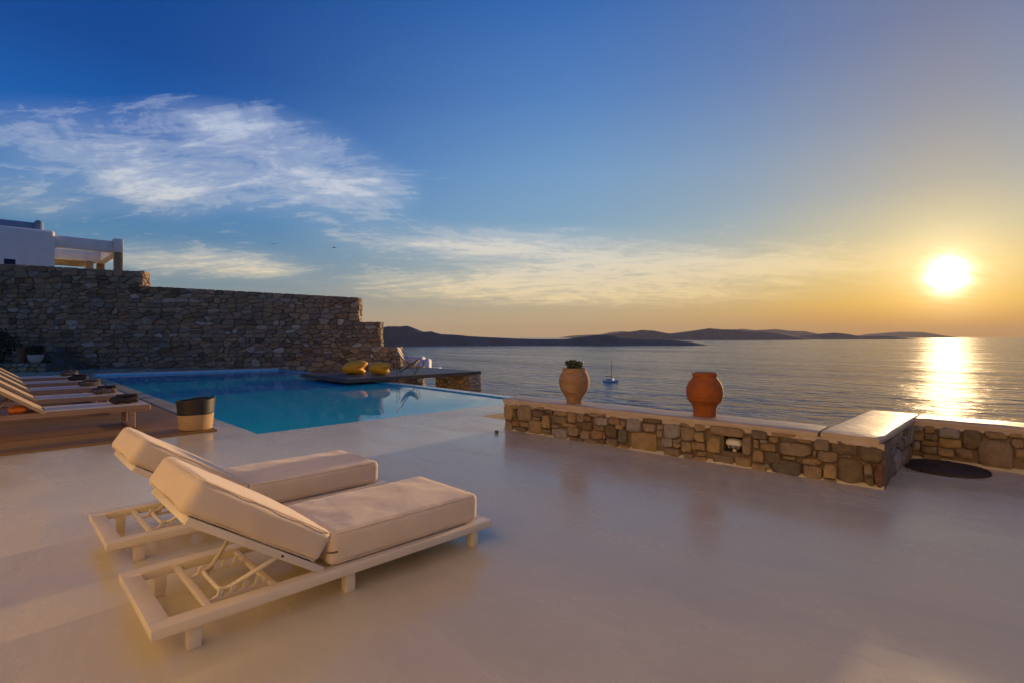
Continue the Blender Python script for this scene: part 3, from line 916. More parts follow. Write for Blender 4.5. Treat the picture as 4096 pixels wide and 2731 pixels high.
traced += crop(2780, 1680, K, [(0, 55, 260, 230), (30, 240, 250, 470), (0, 480, 255, 655), (70, 680, 265, 785), (0, 795, 300, 940), (330, 125, 1170, 340), (285, 355, 610, 720), (1085, 350, 1285, 765), (410, 765, 880, 1010), (910, 820, 1275, 1080), (1290, 205, 1640, 395), (1330, 410, 1450, 610), (1480, 410, 1640, 495), (1480, 505, 1850, 670), (1680, 350, 1890, 480), (1720, 270, 2310, 345), (1890, 485, 2640, 780), (1300, 660, 1555, 930), (1630, 680, 1935, 940), (1960, 800, 2280, 860), (1710, 870, 2420, 1230), (1290, 960, 1640, 1140), (1605, 950, 1700, 1060), (1910, 370, 2350, 470)])
K2 = 460 / 2352
traced += crop(3180, 1680, K2, [(400, 370, 725, 605), (735, 400, 1275, 700), (465, 630, 890, 850), (140, 760, 560, 900), (185, 910, 585, 1205), (600, 870, 870, 1165), (885, 755, 1415, 1290), (1310, 550, 1920, 840), (1425, 865, 1600, 1090), (1640, 855, 1890, 1380), (1480, 1140, 1620, 1330), (390, 615, 455, 720), (1000, 690, 1170, 735), (20, 380, 370, 440), (600, 1180, 870, 1260)])


def pick_low(c, r_):
    return r_.choices((M['stone'], M['stone_dark'], M['stone_grey']), (0.72, 0.2, 0.08))[0]


def rough_quad(s0, s1, z0, z1, r_):
    """squarish fieldstone outline filling a box, its corners knocked off unevenly"""
    g = 0.002
    s0, s1, z0, z1 = s0 - g, s1 + g, z0 - g, z1 + g
    w, h = s1 - s0, z1 - z0
    pts = []
    for (cx, cz, dx, dz) in ((s0, z0, 1, 1), (s1, z0, -1, 1), (s1, z1, -1, -1), (s0, z1, 1, -1)):
        a, b = r_.choice((0.06, 0.12, 0.2, 0.32)), r_.choice((0.06, 0.12, 0.2, 0.32))
        p, q = (cx + dx * w * a, cz + dz * h * r_.uniform(0, 0.04)), (cx + dx * w * r_.uniform(0, 0.04), cz + dz * h * b)
        pts += [q, p] if (dx * dz > 0) else [p, q]
    return pts


niche = box_to_wall(2780 + 635 * K, 1680 + 345 * K, 2780 + 1080 * K, 1680 + 710 * K, LA, LS, LN)
quads = []
for b in traced:
    s0, s1, z0, z1 = box_to_wall(*b, LA, LS, LN)
    z0 = max(z0, -0.01)
    z1 = min(z1, 0.445)
    s0, s1 = max(s0, 0.0), min(s1, LLEN - 0.004)
    if z1 - z0 > 0.012 and s1 - s0 > 0.02:
        poly = rough_quad(s0, s1, z0, z1, rng)
        quads.append(((s1 - s0) * (z1 - z0), poly))
red_s = (on_plane(3180 + 1765 * K2, 1680 + 1100 * K2, LA, LN) - LA).dot(LS)


def pick_front(c, r_):
    if abs(c.x - red_s) < 0.05 and c.y < 0.26: return M['stone_red']
    return pick_low(c, r_)


lay(quads, LM, lw, M['stone'], rng, proud=(0.03, 0.07), limit=300, pick=pick_front)
WTOP = 0.425
base = lw.location
cr = MB()
flipM = LM.copy(); flipM.translation = LA - base
for (a, b, c_, d_) in ((0, niche[0], -0.05, WTOP), (niche[1], LLEN, -0.05, WTOP), (niche[0], niche[1], -0.05, niche[2]), (niche[0], niche[1], niche[3], WTOP)):
    cr.box(a, b, -0.16, 0.0, c_, d_, flipM)
cr.box(0, LLEN, -0.42, -0.163, -0.05, WTOP, flipM)
# the return towards the sea and the back wall
RV0, RV1, BU0, BU1 = 1.19, 1.68, 8.12, 8.58
cr.box(6.31 - base.x, BU0 - base.x, RV0 - base.y, RV1 - base.y, -0.05, WTOP + 0.002)
cr.box(BU0 - base.x, BU1 - base.x, -9 - base.y, RV1 - 0.002 - base.y, -0.05, WTOP + 0.001)
cr.build('mortar_core', M['mortar'], lw)
# return face (towards -y) and back wall face (towards -x)
lay(rubble(0.0, BU0 - 6.29, 0.0, WTOP, 0.34, 0.17, rng, gap=0.008), basis((6.29, RV0, 0), (1, 0, 0), (0, -1, 0)), lw, M['stone'], rng, proud=(0.02, 0.05), limit=60, pick=pick_low)
K3 = 536 / 2335
BO, BS, BN = Vector((BU0, RV0, 0)), Vector((0, -1, 0)), Vector((-1, 0, 0))
bq = []
for b in crop(3560, 1620, K3, [(290, 330, 590, 440), (605, 330, 790, 480), (310, 450, 600, 600), (615, 490, 830, 600), (315, 610, 530, 770), (540, 610, 830, 700), (550, 710, 830, 825), (850, 360, 1240, 570), (850, 580, 1255, 735), (830, 740, 1130, 880), (1150, 750, 1450, 910), (1260, 410, 1610, 770), (1625, 430, 2060, 575), (1530, 600, 2160, 1090), (2080, 470, 2330, 555), (2110, 570, 2330, 740), (2180, 750, 2400, 920), (560, 850, 900, 930)]):
    s0, s1, z0, z1 = box_to_wall(*b, BO, BS, BN)
    z0, z1 = max(z0, -0.01), min(z1, 0.43)
    if z1 - z0 > 0.02: bq.append(((s1 - s0) * (z1 - z0), rough_quad(max(s0, 0.02), s1, z0, z1, rng)))
smax = max(p[0] for a, pl in bq for p in pl)
bq += rubble(smax + 0.02, 5.0, 0, WTOP, 0.3, 0.16, rng, gap=0.008)
lay(bq, basis(BO, BS, BN), lw, M['stone'], rng, proud=(0.02, 0.05), limit=120, pick=pick_low)


def coping_bar(a, b, w0, w1, z0, z1, name, parent, seed, step=0.12, axis_n=None, rag=0.012):
    """hand-trowelled rounded coping from a to b; w0, w1 = reach to the left and right of the line"""
    a, b = Vector(a), Vector(b)
    S = (b - a).normalized()
    Nn = Vector((S.y, -S.x, 0))
    L_ = (b - a).length
    n = max(4, int(L_ / step))
    prof = []
    W_ = w1 - w0
    r = min(0.04, (z1 - z0) * 0.5)
    def arc(cx, cz, a0, a1, k=4):
        return [(cx + r * math.cos(R(a0 + (a1 - a0) * i / k)), cz + r * math.sin(R(a0 + (a1 - a0) * i / k))) for i in range(k + 1)]
    prof = [(w0 + 0.01, z0)] + arc(w0 + r, z1 - r, 180, 90) + [(w0 + W_ * t, z1) for t in (0.3, 0.5, 0.7)] + arc(w1 - r, z1 - r, 90, 0) + [(w1 - 0.01, z0)]
    mb = MB()
    k = len(prof)
    for i in range(n + 1):
        t = i / n
        end = 0.016 * (1 if i in (0, n) else 0)
        p = a + S * (L_ * t)
        for j, (w, z) in enumerate(prof):
            g = mnoise.noise((t * L_ * 2.3 + seed, j * 0.6, seed)) * 0.007
            lowj = mnoise.noise((t * L_ * 5 + seed, 3.3, j)) * rag if j in (0, k - 1) else 0
            ww = w + (end if w < (w0 + w1) / 2 else -end) + g
            q_ = p + Nn * ww
            mb.v.append((q_.x - parent.location.x, q_.y - parent.location.y, z + g * 0.6 + lowj - (end * 0.5 if z > z0 else 0) - parent.location.z))
    for i in range(n):
        for j in range(k - 1):
            mb.f.append((i * k + j, (i + 1) * k + j, (i + 1) * k + j + 1, i * k + j + 1))
        mb.f.append((i * k + k - 1, (i + 1) * k + k - 1, (i + 1) * k, i * k))
    mb.f.append(tuple(range(k))); mb.f.append(tuple(range(n * k, (n + 1) * k))[::-1])
    return mb.build(name, M['coping'], parent, auto=50)


CZ0, CZ1 = 0.432, 0.503
seam = 1.70
fs_end = LA + LS * ((LA.y - seam) / -LS.y)
coping_bar(LA - LS * 0.03, fs_end - LS * 0.004, -0.47, 0.045, CZ0, CZ1, 'coping_slab', lw, 1.0)
coping_bar((6.245, (seam + RV0) / 2 - 0.005, 0), (BU1 + 0.02, (seam + RV0) / 2 - 0.005, 0), -(seam - RV0) / 2 - 0.0, (seam - RV0) / 2 + 0.045, CZ0, CZ1 + 0.004, 'coping_slab', lw, 4.0)
coping_bar((BU0, RV0 - 0.05, 0), (BU0, -9, 0), -0.47, 0.04, CZ0, CZ1 - 0.002, 'coping_slab', lw, 8.0)
# ragged mortar smeared below the coping, and the plaster fillet where the wall meets the floor
for (a, b, off, z0, z1, nm, mt, sd) in ((LA, LB, 0.034, 0.395, 0.434, 'mortar_smear', 'skirt', 2.0), ((BU0, RV0, 0), (BU0, -6, 0), 0.03, 0.395, 0.434, 'mortar_smear', 'skirt', 5.0), (LA, LB, 0.05, -0.002, 0.022, 'floor_fillet', 'floor', 9.0), ((BU0, RV0, 0), (BU0, -6, 0), 0.05, -0.002, 0.03, 'floor_fillet', 'floor', 14.0), ((6.29, RV0, 0), (BU0, RV0, 0), 0.05, -0.002, 0.025, 'floor_fillet', 'floor', 19.0)):
    a, b = Vector(a), Vector(b)
    S = (b - a).normalized(); Nn = Vector((S.y, -S.x, 0)); L_ = (b - a).length
    if nm == 'mortar_smear' or True:
        mb = MB(); n = int(L_ / 0.035)
        for i in range(n + 1):
            p = a + S * (L_ * i / n)
            g = mnoise.noise((i * 0.21 + sd, sd, 0)); g2 = mnoise.noise((i * 0.55 + sd, sd, 5))
            if nm == 'mortar_smear':
                lo = z0 + 0.02 * g + 0.016 * g2
                rows = [(-0.02, lo - 0.004), (off * 0.9, lo), (off, lo + 0.012), (off, z1 + 0.004), (-0.02, z1 + 0.006)]
            else:
                o2 = off + 0.016 * g + 0.012 * g2
                rows = [(-0.02, z0), (o2, z0), (o2 - 0.008, z0 + 0.006), (0.018, z1 + 0.012 * g2), (-0.02, z1 + 0.014)]
            for (w, z) in rows:
                q_ = p + Nn * w
                mb.v.append((q_.x - base.x, q_.y - base.y, z))
        for i in range(n):
            for j in range(4):
                mb.f.append((i * 5 + j, (i + 1) * 5 + j, (i + 1) * 5 + j + 1, i * 5 + j + 1))
        mb.build(nm, M[mt], lw, smooth=True)

# bulkhead lamp in its niche
s0, s1, z0, z1 = niche
lc = LA + LS * ((s0 + s1) / 2) - LN * 0.06
lamp = tag(empty('wall_lamp', (lc.x, lc.y, z0)), 'small oval bulkhead lamp with white hood in a niche of the low wall', 'lamp')
lb = basis((0, 0, 0), LS, LN)
ww, hh = (s1 - s0) * 0.9, (z1 - z0) * 0.72


def oval(mb, z_lo, z_hi, out, shrink=1.0, n=20, k=6):
    vs, fs = [], []
    for i in range(k + 1):
        f = math.cos(i / k * math.pi / 2); d = out * math.sin(i / k * math.pi / 2)
        for j in range(n):
            a = 2 * math.pi * j / n
            e = 3.0
            c_, s_ = math.cos(a), math.sin(a)
            r_ = (abs(c_) ** e + abs(s_) ** e) ** (-1 / e)
            x = ww / 2 * c_ * r_ * (0.55 + 0.45 * f) * shrink if i else ww / 2 * c_ * r_ * shrink
            z = hh / 2 + hh / 2 * s_ * r_ * (0.4 + 0.6 * f) * shrink
            z = min(max(z, z_lo), z_hi)
            vs.append((x, d, z + 0.02))
    for i in range(k):
        for j in range(n):
            fs.append((i * n + j, i * n + (j + 1) % n, (i + 1) * n + (j + 1) % n, (i + 1) * n + j))
    fs.append(tuple(range(k * n, (k + 1) * n)))
    mb.add(vs, fs, lb)


mb = MB(); oval(mb, 0, hh, 0.052, 0.93); mb.build('glass', M['lamp_glass'], lamp, smooth=True)
mb = MB(); oval(mb, hh * 0.46, hh * 1.2, 0.066, 1.0); mb.build('hood', M['lamp_white'], lamp, auto=50)
for k in range(3):
    x = (k - 1) * ww * 0.27
    mb = MB(); mb.tube([lb @ Vector((x, 0.02, 0.028)), lb @ Vector((x, 0.046, 0.04)), lb @ Vector((x, 0.058, 0.02 + hh * 0.3)), lb @ Vector((x, 0.066, 0.02 + hh * 0.5))], 0.0035, 6)
    mb.build('guard_bar', M['lamp_white'], lamp, smooth=True)
mb = MB(); mb.rbox(-0.02, 0.02, -0.05, 0.02, 0.0, 0.03, 0.004, 1, lb); mb.build('bracket', M['lamp_white'], lamp)

# ------------------------------------------------------------------ pots on the wall
def amphora(name, label, loc, prof_px, cx_unit, mat, ridges, soil_z):
    t = tag(empty(name, loc), label, 'pot')
    H_ = prof_px[0][0]
    prof = []
    for y, hw in sorted(prof_px, key=lambda p: -p[0]):
        prof.append((hw * cx_unit, (H_ - y) * cx_unit))
    # smooth profile with fine throwing rings
    fine = []
    for (r0, z0), (r1, z1) in zip(prof, prof[1:]):
        k = max(1, int(abs(z1 - z0) / 0.006))
        for i in range(k):
            f = i / k
            r = r0 + (r1 - r0) * f; z = z0 + (z1 - z0) * f
            for rz, amp, wd in ridges:
                r += amp * math.exp(-((z - rz) / wd) ** 2)
            fine.append((r, z))
    fine.append(prof[-1])
    rt, zt = prof[-1]
    inner = [(rt - 0.012, zt + 0.003), (rt - 0.03, zt - 0.004), (rt - 0.034, zt - 0.03), (rt - 0.03, zt - 0.07), (0.01, soil_z)]
    mb = MB(); mb.lathe(fine + inner[:4], 56, wob=0.012)
    mb.build('body', mat, t, auto=60)
    mb = MB(); mb.lathe([(rt - 0.03, soil_z), (rt * 0.5, soil_z + 0.012), (0.002, soil_z + 0.015)], 24, closed_bottom=False)
    mb.build('soil', M['soil'], t)
    return t


P1 = [(1385, 215), (1320, 222), (1260, 235), (1200, 262), (1120, 316), (1040, 372), (960, 405), (850, 428), (760, 437), (650, 420), (550, 374), (470, 326), (450, 322), (425, 334), (405, 332), (400, 328)]
P2 = [(1395, 312), (1300, 314), (1220, 318), (1150, 328), (1080, 352), (1000, 426), (940, 470), (830, 497), (720, 502), (590, 490), (500, 458), (420, 412), (340, 346), (290, 322), (255, 332), (220, 346), (195, 343), (185, 335)]
u1 = 0.1403 * 7.97 / 2114
u2 = 0.14035 * 6.68 / 2114
PZ = CZ1 + 0.004
pot1 = amphora('clay_jar', 'weathered beige clay jar holding a green succulent on the low wall', (6.27, 5.0, PZ), P1, u1, M['terracotta'], [(0.24, 0.003, 0.006), (0.205, 0.003, 0.006), (0.17, 0.004, 0.006), (0.13, 0.003, 0.006)], 0.44)
pot2 = amphora('clay_jar', 'bright orange clay jar with ridged belly, empty, on the low wall', (6.44, 3.04, PZ), P2, u2, M['terracotta_orange'], [(0.36, 0.004, 0.005), (0.30, 0.004, 0.005), (0.25, 0.004, 0.005), (0.20, 0.004, 0.005)], 0.42)
for k in (pot1, pot2): k['group'] = 'clay jars on the low wall'

# succulent: rosettes of fleshy leaves
sp = tag(empty('succulent_plant', (6.27, 5.0, PZ + 0.50)), 'bushy dark green succulent growing out of the beige clay jar', 'plant')


def leaf(mb, base_, dirv, L_, w, up):
    d = Vector(dirv).normalized(); s_ = d.cross(Vector(up)).normalized(); n_ = s_.cross(d)
    b = Vector(base_)
    p = [b, b + d * L_ * 0.4 + s_ * w, b + d * L_ * 0.8 + s_ * w * 0.8, b + d * L_ + n_ * L_ * 0.08, b + d * L_ * 0.8 - s_ * w * 0.8, b + d * L_ * 0.4 - s_ * w, b + d * L_ * 0.55 + n_ * w * 0.55, b + d * L_ * 0.55 - n_ * w * 0.4]
    mb.add(p, [(0, 1, 6), (1, 2, 6), (2, 3, 6), (3, 4, 6), (4, 5, 6), (5, 0, 6), (1, 0, 7), (2, 1, 7), (3, 2, 7), (4, 3, 7), (5, 4, 7), (0, 5, 7)])


r_ = random.Random(5)
fol = MB(); stems = MB()
for k in range(64):
    a = r_.uniform(0, 6.28); rad = math.sqrt(r_.random()) * 0.128
    h = r_.uniform(0.045, 0.125) * (1.15 - rad * 2.2)
    c = Vector((math.cos(a) * rad, math.sin(a) * rad, h))
    stems.tube([(c.x * 0.6, c.y * 0.6, -0.02), tuple(c)], 0.004, 5)
    for q in range(11):
        b = r_.uniform(0, 6.28); el_ = r_.uniform(0.1, 1.3)
        dv = Vector((math.cos(b) * math.cos(el_), math.sin(b) * math.cos(el_), math.sin(el_)))
        leaf(fol, c - Vector((0, 0, 0.01)), dv, r_.uniform(0.026, 0.046), r_.uniform(0.008, 0.013), (0.1, 0.2, 1))
tag(fol.build('foliage', M['leaf'], sp, smooth=True), kind='stuff')
tag(stems.build('stems', M['leaf'], sp), kind='stuff')

# pebble by the wall end
mb = MB(); mb.rbox(-0.028, 0.028, -0.024, 0.024, 0, 0.045, 0.014, 2)
tag(mb.build('pebble', M['stone_dark'], smooth=True, loc=(5.62, 6.02, 0)), 'small brown pebble on the floor near the pool end of the low wall', 'stone')

# coiled mat in the corner
cm = tag(empty('coiled_mat', (7.70, 0.80, 0)), 'flat dark spiral coiled mat lying on the floor beside the low wall corner', 'mat')
pts = []
turns, rad = 15, 0.395
for i in range(turns * 28 + 1):
    a = 2 * math.pi * i / 28
    r = rad * (1 - i / (turns * 28 + 8))
    pts.append((math.cos(a) * r, math.sin(a) * r, 0.017))
mb = MB(); mb.tube(pts, 0.0138, 6)
mb.build('rope_coil', M['coil'], cm, smooth=True)
mb = MB(); mb.lathe([(0.39, 0.002), (0.39, 0.012), (0.002, 0.014)], 40); mb.build('backing', M['coil'], cm)


# ------------------------------------------------------------------ cushions
def soft_box(x0, x1, y0, y1, z0, z1, r, bulge, n=30, seed=0.0, sag=0.006, M4=None):
    hx, hy, hz = (x1 - x0) / 2, (y1 - y0) / 2, (z1 - z0) / 2
    c = Vector(((x0 + x1) / 2, (y0 + y1) / 2, (z0 + z1) / 2))
    vs, fs, ix = [], [], {}

    def vert(p):
        key = tuple(round(t, 5) for t in p)
        if key in ix: return ix[key]
        q = Vector((p[0] * hx, p[1] * hy, p[2] * hz))
        inn = Vector((max(-hx + r, min(hx - r, q.x)), max(-hy + r, min(hy - r, q.y)), max(-hz + r, min(hz - r, q.z))))
        d = q - inn
        if d.length > 1e-9: q = inn + d.normalized() * r
        fx, fy, fz = 1 - p[0] ** 2, 1 - p[1] ** 2, 1 - p[2] ** 2
        q.z += bulge * fx * fy * p[2]
        q.x += bulge * 0.6 * fy * fz * p[0]
        q.y += bulge * 0.6 * fx * fz * p[1]
        w = q + c
        g = mnoise.noise((w.x * 5 + seed, w.y * 5, w.z * 5)) * sag + mnoise.noise((w.x * 14 + seed, w.y * 6, w.z * 9)) * sag * 0.4
        g += 0.005 * math.exp(-((abs(p[0]) - 0.78) / 0.22) ** 2) * mnoise.noise((w.x * 7 + seed, w.y * 26 + seed, w.z * 12)) * (sag > 0)
        g += 0.004 * math.exp(-((abs(p[1]) - 0.85) / 0.2) ** 2) * mnoise.noise((w.x * 22 + seed, w.y * 6, w.z * 12 + seed))
        q += Vector((p[0], p[1], p[2])).normalized() * g
        q += c
        if M4: q = M4 @ q
        ix[key] = len(vs); vs.append(tuple(q)); return ix[key]
    t = [math.sin((i / n - 0.5) * math.pi) * 0.45 + (i / n - 0.5) * 1.1 for i in range(n + 1)]
    t = [max(-1, min(1, q)) for q in t]; t[0], t[-1] = -1, 1
    for ax in range(3):
        for sg in (-1, 1):
            for i in range(n):
                for j in range(n):
                    quad = []
                    for (a, b) in ((i, j), (i + 1, j), (i + 1, j + 1), (i, j + 1)):
                        p = [0, 0, 0]; p[ax] = sg; p[(ax + 1) % 3] = t[a]; p[(ax + 2) % 3] = t[b]
                        quad.append(vert(p))
                    fs.append(tuple(quad if sg > 0 else quad[::-1]))
    mb = MB(); mb.v, mb.f = vs, fs
    return mb


def piping(x0, x1, y0, y1, z, r, tr, M4=None):
    pts = []
    for (cx, cy, a0) in ((x1 - r, y1 - r, 0), (x0 + r, y1 - r, 90), (x0 + r, y0 + r, 180), (x1 - r, y0 + r, 270)):
        for k in range(5):
            a = R(a0 + k * 22.5)
            pts.append((cx + r * math.cos(a), cy + r * math.sin(a), z))
    if M4: pts = [tuple(M4 @ Vector(p)) for p in pts]
    mb = MB(); mb.tube(pts, tr, 6, closed=True); return mb


# ------------------------------------------------------------------ white lounger
def make_lounger():
    t = empty('sun_lounger')
    L_, W_, z0, z1, rw = 2.09, 0.84, 0.115, 0.167, 0.09
    fr = MB()
    fr.rbox(0, L_, 0, rw, z0, z1, 0.006, 2); a = fr.build('side_rail', M['paint'], t, auto=40)
    fr = MB(); fr.rbox(0, L_, W_ - rw, W_, z0, z1, 0.006, 2); fr.build('side_rail', M['paint'], t, auto=40)
    fr = MB(); fr.rbox(0.0015, rw, rw + 0.0005, W_ - rw - 0.0005, z0 + 0.001, z1 - 0.001, 0.005, 2); fr.build('end_rail', M['paint'], t, auto=40)
    fr = MB(); fr.rbox(L_ - rw, L_ - 0.0015, rw + 0.0005, W_ - rw - 0.0005, z0 + 0.001, z1 - 0.001, 0.005, 2); fr.build('end_rail', M['paint'], t, auto=40)
    for x in (0.155, 0.965, 1.925):
        for y in (0.03, W_ - 0.09):
            lg = MB(); lg.rbox(x, x + 0.06, y, y + 0.06, 0, z0 + 0.002, 0.004, 2); lg.build('leg', M['paint'], t, auto=40)
    for x in (0.25, 0.575):
        b = MB(); b.rbox(x, x + 0.035, rw - 0.005, W_ - rw + 0.005, z0 + 0.008, z0 + 0.036, 0.006, 2); b.build('cross_bar', M['paint'], t, auto=40)
    # seat deck under the cushion
    b = MB(); b.rbox(0.86, L_ - rw + 0.01, rw - 0.01, W_ - rw + 0.01, z0 + 0.01, z1 - 0.008, 0.004, 1); b.build('seat_panel', M['paint'], t)
    # toothed ratchets
    for y in (0.19, 0.555):
        prof = [(0.275, 0.012), (0.60, 0.012), (0.61, 0.03), (0.575, 0.04)]
        for k in range(4):
            x = 0.535 - k * 0.062
            prof += [(x + 0.012, 0.026), (x - 0.004, 0.03), (x + 0.014, 0.062), (x + 0.004, 0.07), (x - 0.012, 0.066), (x - 0.022, 0.034)]
        prof += [(0.30, 0.024), (0.275, 0.022)]
        rb = MB(); n = len(prof)
        rb.add([(x, y, z0 + z) for x, z in prof] + [(x, y + 0.018, z0 + z) for x, z in prof], [tuple(range(n))[::-1], tuple(range(n, 2 * n))] + [(i, (i + 1) % n, (i + 1) % n + n, i + n) for i in range(n)])
        rb.build('ratchet', M['paint'], t)
    # folding prop: a bent tube
    pr = MB()
    pts = [(0.60, 0.075, 0.315), (0.46, 0.17, 0.215), (0.40, 0.21, 0.172), (0.375, 0.222, 0.162), (0.352, 0.24, 0.160), (0.348, 0.27, 0.160), (0.348, 0.50, 0.160), (0.352, 0.53, 0.160), (0.375, 0.55, 0.162), (0.40, 0.562, 0.172), (0.46, 0.61, 0.215), (0.60, 0.765, 0.315)]
    pr.tube(pts, 0.0125, 10); pr.build('prop_bar', M['paint'], t, smooth=True)
    # backrest frame
    ang = R(33.5)
    B = Matrix.Translation((0.815, 0, 0.172)) @ Matrix.Rotation(ang, 4, 'Y') @ Matrix.Diagonal((-1, 1, 1, 1))
    # local x runs up the backrest from the hinge
    B = Matrix.Translation((0.822, 0, 0.176))
    ex = Vector((-math.cos(ang), 0, math.sin(ang))); ez = Vector((math.sin(ang), 0, math.cos(ang)))
    m4 = Matrix.Identity(4)
    for i in range(3):
        m4[i][0], m4[i][1], m4[i][2] = ex[i], (0, 1, 0)[i], ez[i]
    B = B @ m4
    bf = MB()
    for y in (0.055, W_ - 0.09):
        bf.rbox(-0.02, 0.80, y, y + 0.035, -0.022, 0.018, 0.004, 2, B)
    bf.rbox(0.765, 0.80, 0.0905, W_ - 0.0905, -0.022, 0.018, 0.004, 2, B)
    bk = bf.build('backrest_frame', M['paint'], t, auto=40)
    pn = MB(); pn.box(0.0, 0.764, 0.0905, W_ - 0.0905, -0.004, 0.008, B); pn.build('back_panel', M['paint'], bk)
    for y in (0.0545, W_ - 0.0545):
        bo = MB(); sgn = -1 if y < 0.4 else 1
        bo.lathe([(0.007, 0), (0.007, 0.003), (0.0, 0.004)], 10)
        Mx = B @ Matrix.Translation((0.255, y, -0.002)) @ Matrix.Rotation(R(90) * -sgn, 4, 'X')
        bo.v = [tuple(Mx @ Vector(v)) for v in bo.v]
        bo.build('bolt', M['bolt'], bk)
    # cushions
    sc = soft_box(0.875, 2.01, 0.05, 0.78, 0.168, 0.362, 0.042, 0.012, seed=1.0).build('seat_cushion', M['cushion'], t, smooth=True)
    piping(0.883, 2.002, 0.058, 0.772, 0.352, 0.05, 0.0035).build('seam', M['cushion'], sc, smooth=True)
    piping(0.883, 2.002, 0.058, 0.772, 0.180, 0.05, 0.0035).build('seam', M['cushion'], sc, smooth=True)
    bc = soft_box(0.03, 0.86, 0.05, 0.78, 0.020, 0.200, 0.042, 0.014, seed=9.0, M4=B).build('back_cushion', M['cushion'], t, smooth=True)
    piping(0.038, 0.852, 0.058, 0.772, 0.190, 0.05, 0.0035, B).build('seam', M['cushion'], bc, smooth=True)
    piping(0.038, 0.852, 0.058, 0.772, 0.030, 0.05, 0.0035, B).build('seam', M['cushion'], bc, smooth=True)
    st = MB(); st.tube([(0.852, 0.06, 0.262), (0.872, 0.047, 0.258), (0.892, 0.046, 0.254), (0.92, 0.046, 0.252)], 0.004, 6); st.build('tie_strap', M['strap'], t, smooth=True)
    return t


la = make_lounger()
lbg = copy_tree(la)
la.location = (0.52, 2.85, 0)
lbg.location = (0.535, 4.25, 0)
tag(la, 'white framed low sun lounger with thick cream cushions, nearest the camera', 'sun lounger', 'white sun loungers on the terrace')
tag(lbg, 'white framed low sun lounger with cream cushions, behind the nearest one towards the pool', 'sun lounger', 'white sun loungers on the terrace')

# ------------------------------------------------------------------ timber sunbathing deck and its loungers
dk = tag(empty('timber_deck', (0, 9.3, 0)), 'flat brown timber deck under the row of wooden loungers', 'deck')
DV0, DV1, DU0, DU1, DZ = 9.29, 21.2, -2.4, 2.58, 0.024
bw = 0.135
nb = int((DV1 - DV0) / bw)
pm = None
for i in range(nb):
    y = DV0 - 9.3 + i * bw
    if pm is None:
        mb = MB(); mb.box(DU0, DU1 - 0.05, 0.0, bw - 0.004, 0.004, DZ)
        o = mb.build('plank', M['deck'], dk); pm = o
    else:
        o = pm.copy(); COL.objects.link(o); o.parent = dk
    o.location = (0, y, 0)
mb = MB(); mb.box(DU1 - 0.045, DU1 + 0.0, -0.01, DV1 - 9.3, 0.003, DZ + 0.002); mb.build('edge_strip', M['dark_deck'], dk)
mb = MB(); mb.box(DU0, DU1 - 0.0, -0.035, -0.012, 0.003, DZ + 0.001); mb.build('edge_strip', M['deck'], dk)


def make_wood_lounger():
    t = empty('wooden_lounger')
    W_ = 0.78
    x0, x1 = -0.12, 1.90
    for y in (0, W_ - 0.045):
        mb = MB(); mb.rbox(x0, x1, y, y + 0.045, 0.275, 0.355, 0.005, 1); mb.build('side_rail', M['teak'], t)
    for x in (x0, x1 - 0.05):
        mb = MB(); mb.rbox(x + 0.001, x + 0.049, 0.046, W_ - 0.046, 0.278, 0.352, 0.005, 1); mb.build('end_rail', M['teak'], t)
    for x in (0.02, 1.62):
        for y in (0.004, W_ - 0.05):
            mb = MB(); mb.rbox(x, x + 0.075, y, y + 0.046, 0.0, 0.276, 0.004, 1); mb.build('leg', M['teak'], t)
        mb = MB(); mb.rbox(x + 0.003, x + 0.072, 0.0505, W_ - 0.0505, 0.0, 0.03, 0.004, 1); mb.build('floor_runner', M['teak'], t)
    mb = MB(); mb.rbox(0.60, x1 - 0.01, 0.02, W_ - 0.02, 0.354, 0.372, 0.006, 1); mb.build('seat_sling', M['sling'], t)
    for x in (-0.02, 0.12, 0.26, 0.40):
        mb = MB(); mb.box(x, x + 0.09, 0.046, W_ - 0.046, 0.335, 0.354); mb.build('slat', M['teak'], t)
    a = R(36)
    ex = Vector((-math.cos(a), 0, math.sin(a))); ez = Vector((math.sin(a), 0, math.cos(a)))
    m4 = Matrix.Identity(4)
    for i in range(3):
        m4[i][0], m4[i][1], m4[i][2] = ex[i], (0, 1, 0)[i], ez[i]
    m4.translation = (0.58, 0, 0.355)
    mb = MB()
    mb.rbox(-0.02, 0.80, -0.012, 0.03, -0.028, 0.022, 0.004, 1, m4); mb.rbox(-0.02, 0.80, W_ - 0.03, W_ + 0.012, -0.028, 0.022, 0.004, 1, m4)
    mb.rbox(0.76, 0.80, 0.031, W_ - 0.031, -0.026, 0.02, 0.004, 1, m4)
    bk = mb.build('backrest_frame', M['tan'], t)
    mb = MB(); mb.box(0.0, 0.759, 0.031, W_ - 0.031, 0.006, 0.016, m4); mb.build('back_sling', M['tan'], bk)
    mb = MB(); mb.tube([tuple(m4 @ Vector((0.42, 0.1, -0.02))), (-0.02, 0.1, 0.33), (-0.02, W_ - 0.1, 0.33), tuple(m4 @ Vector((0.42, W_ - 0.1, -0.02)))], 0.011, 6); mb.build('prop_bar', M['teak'], t, smooth=True)
    return t


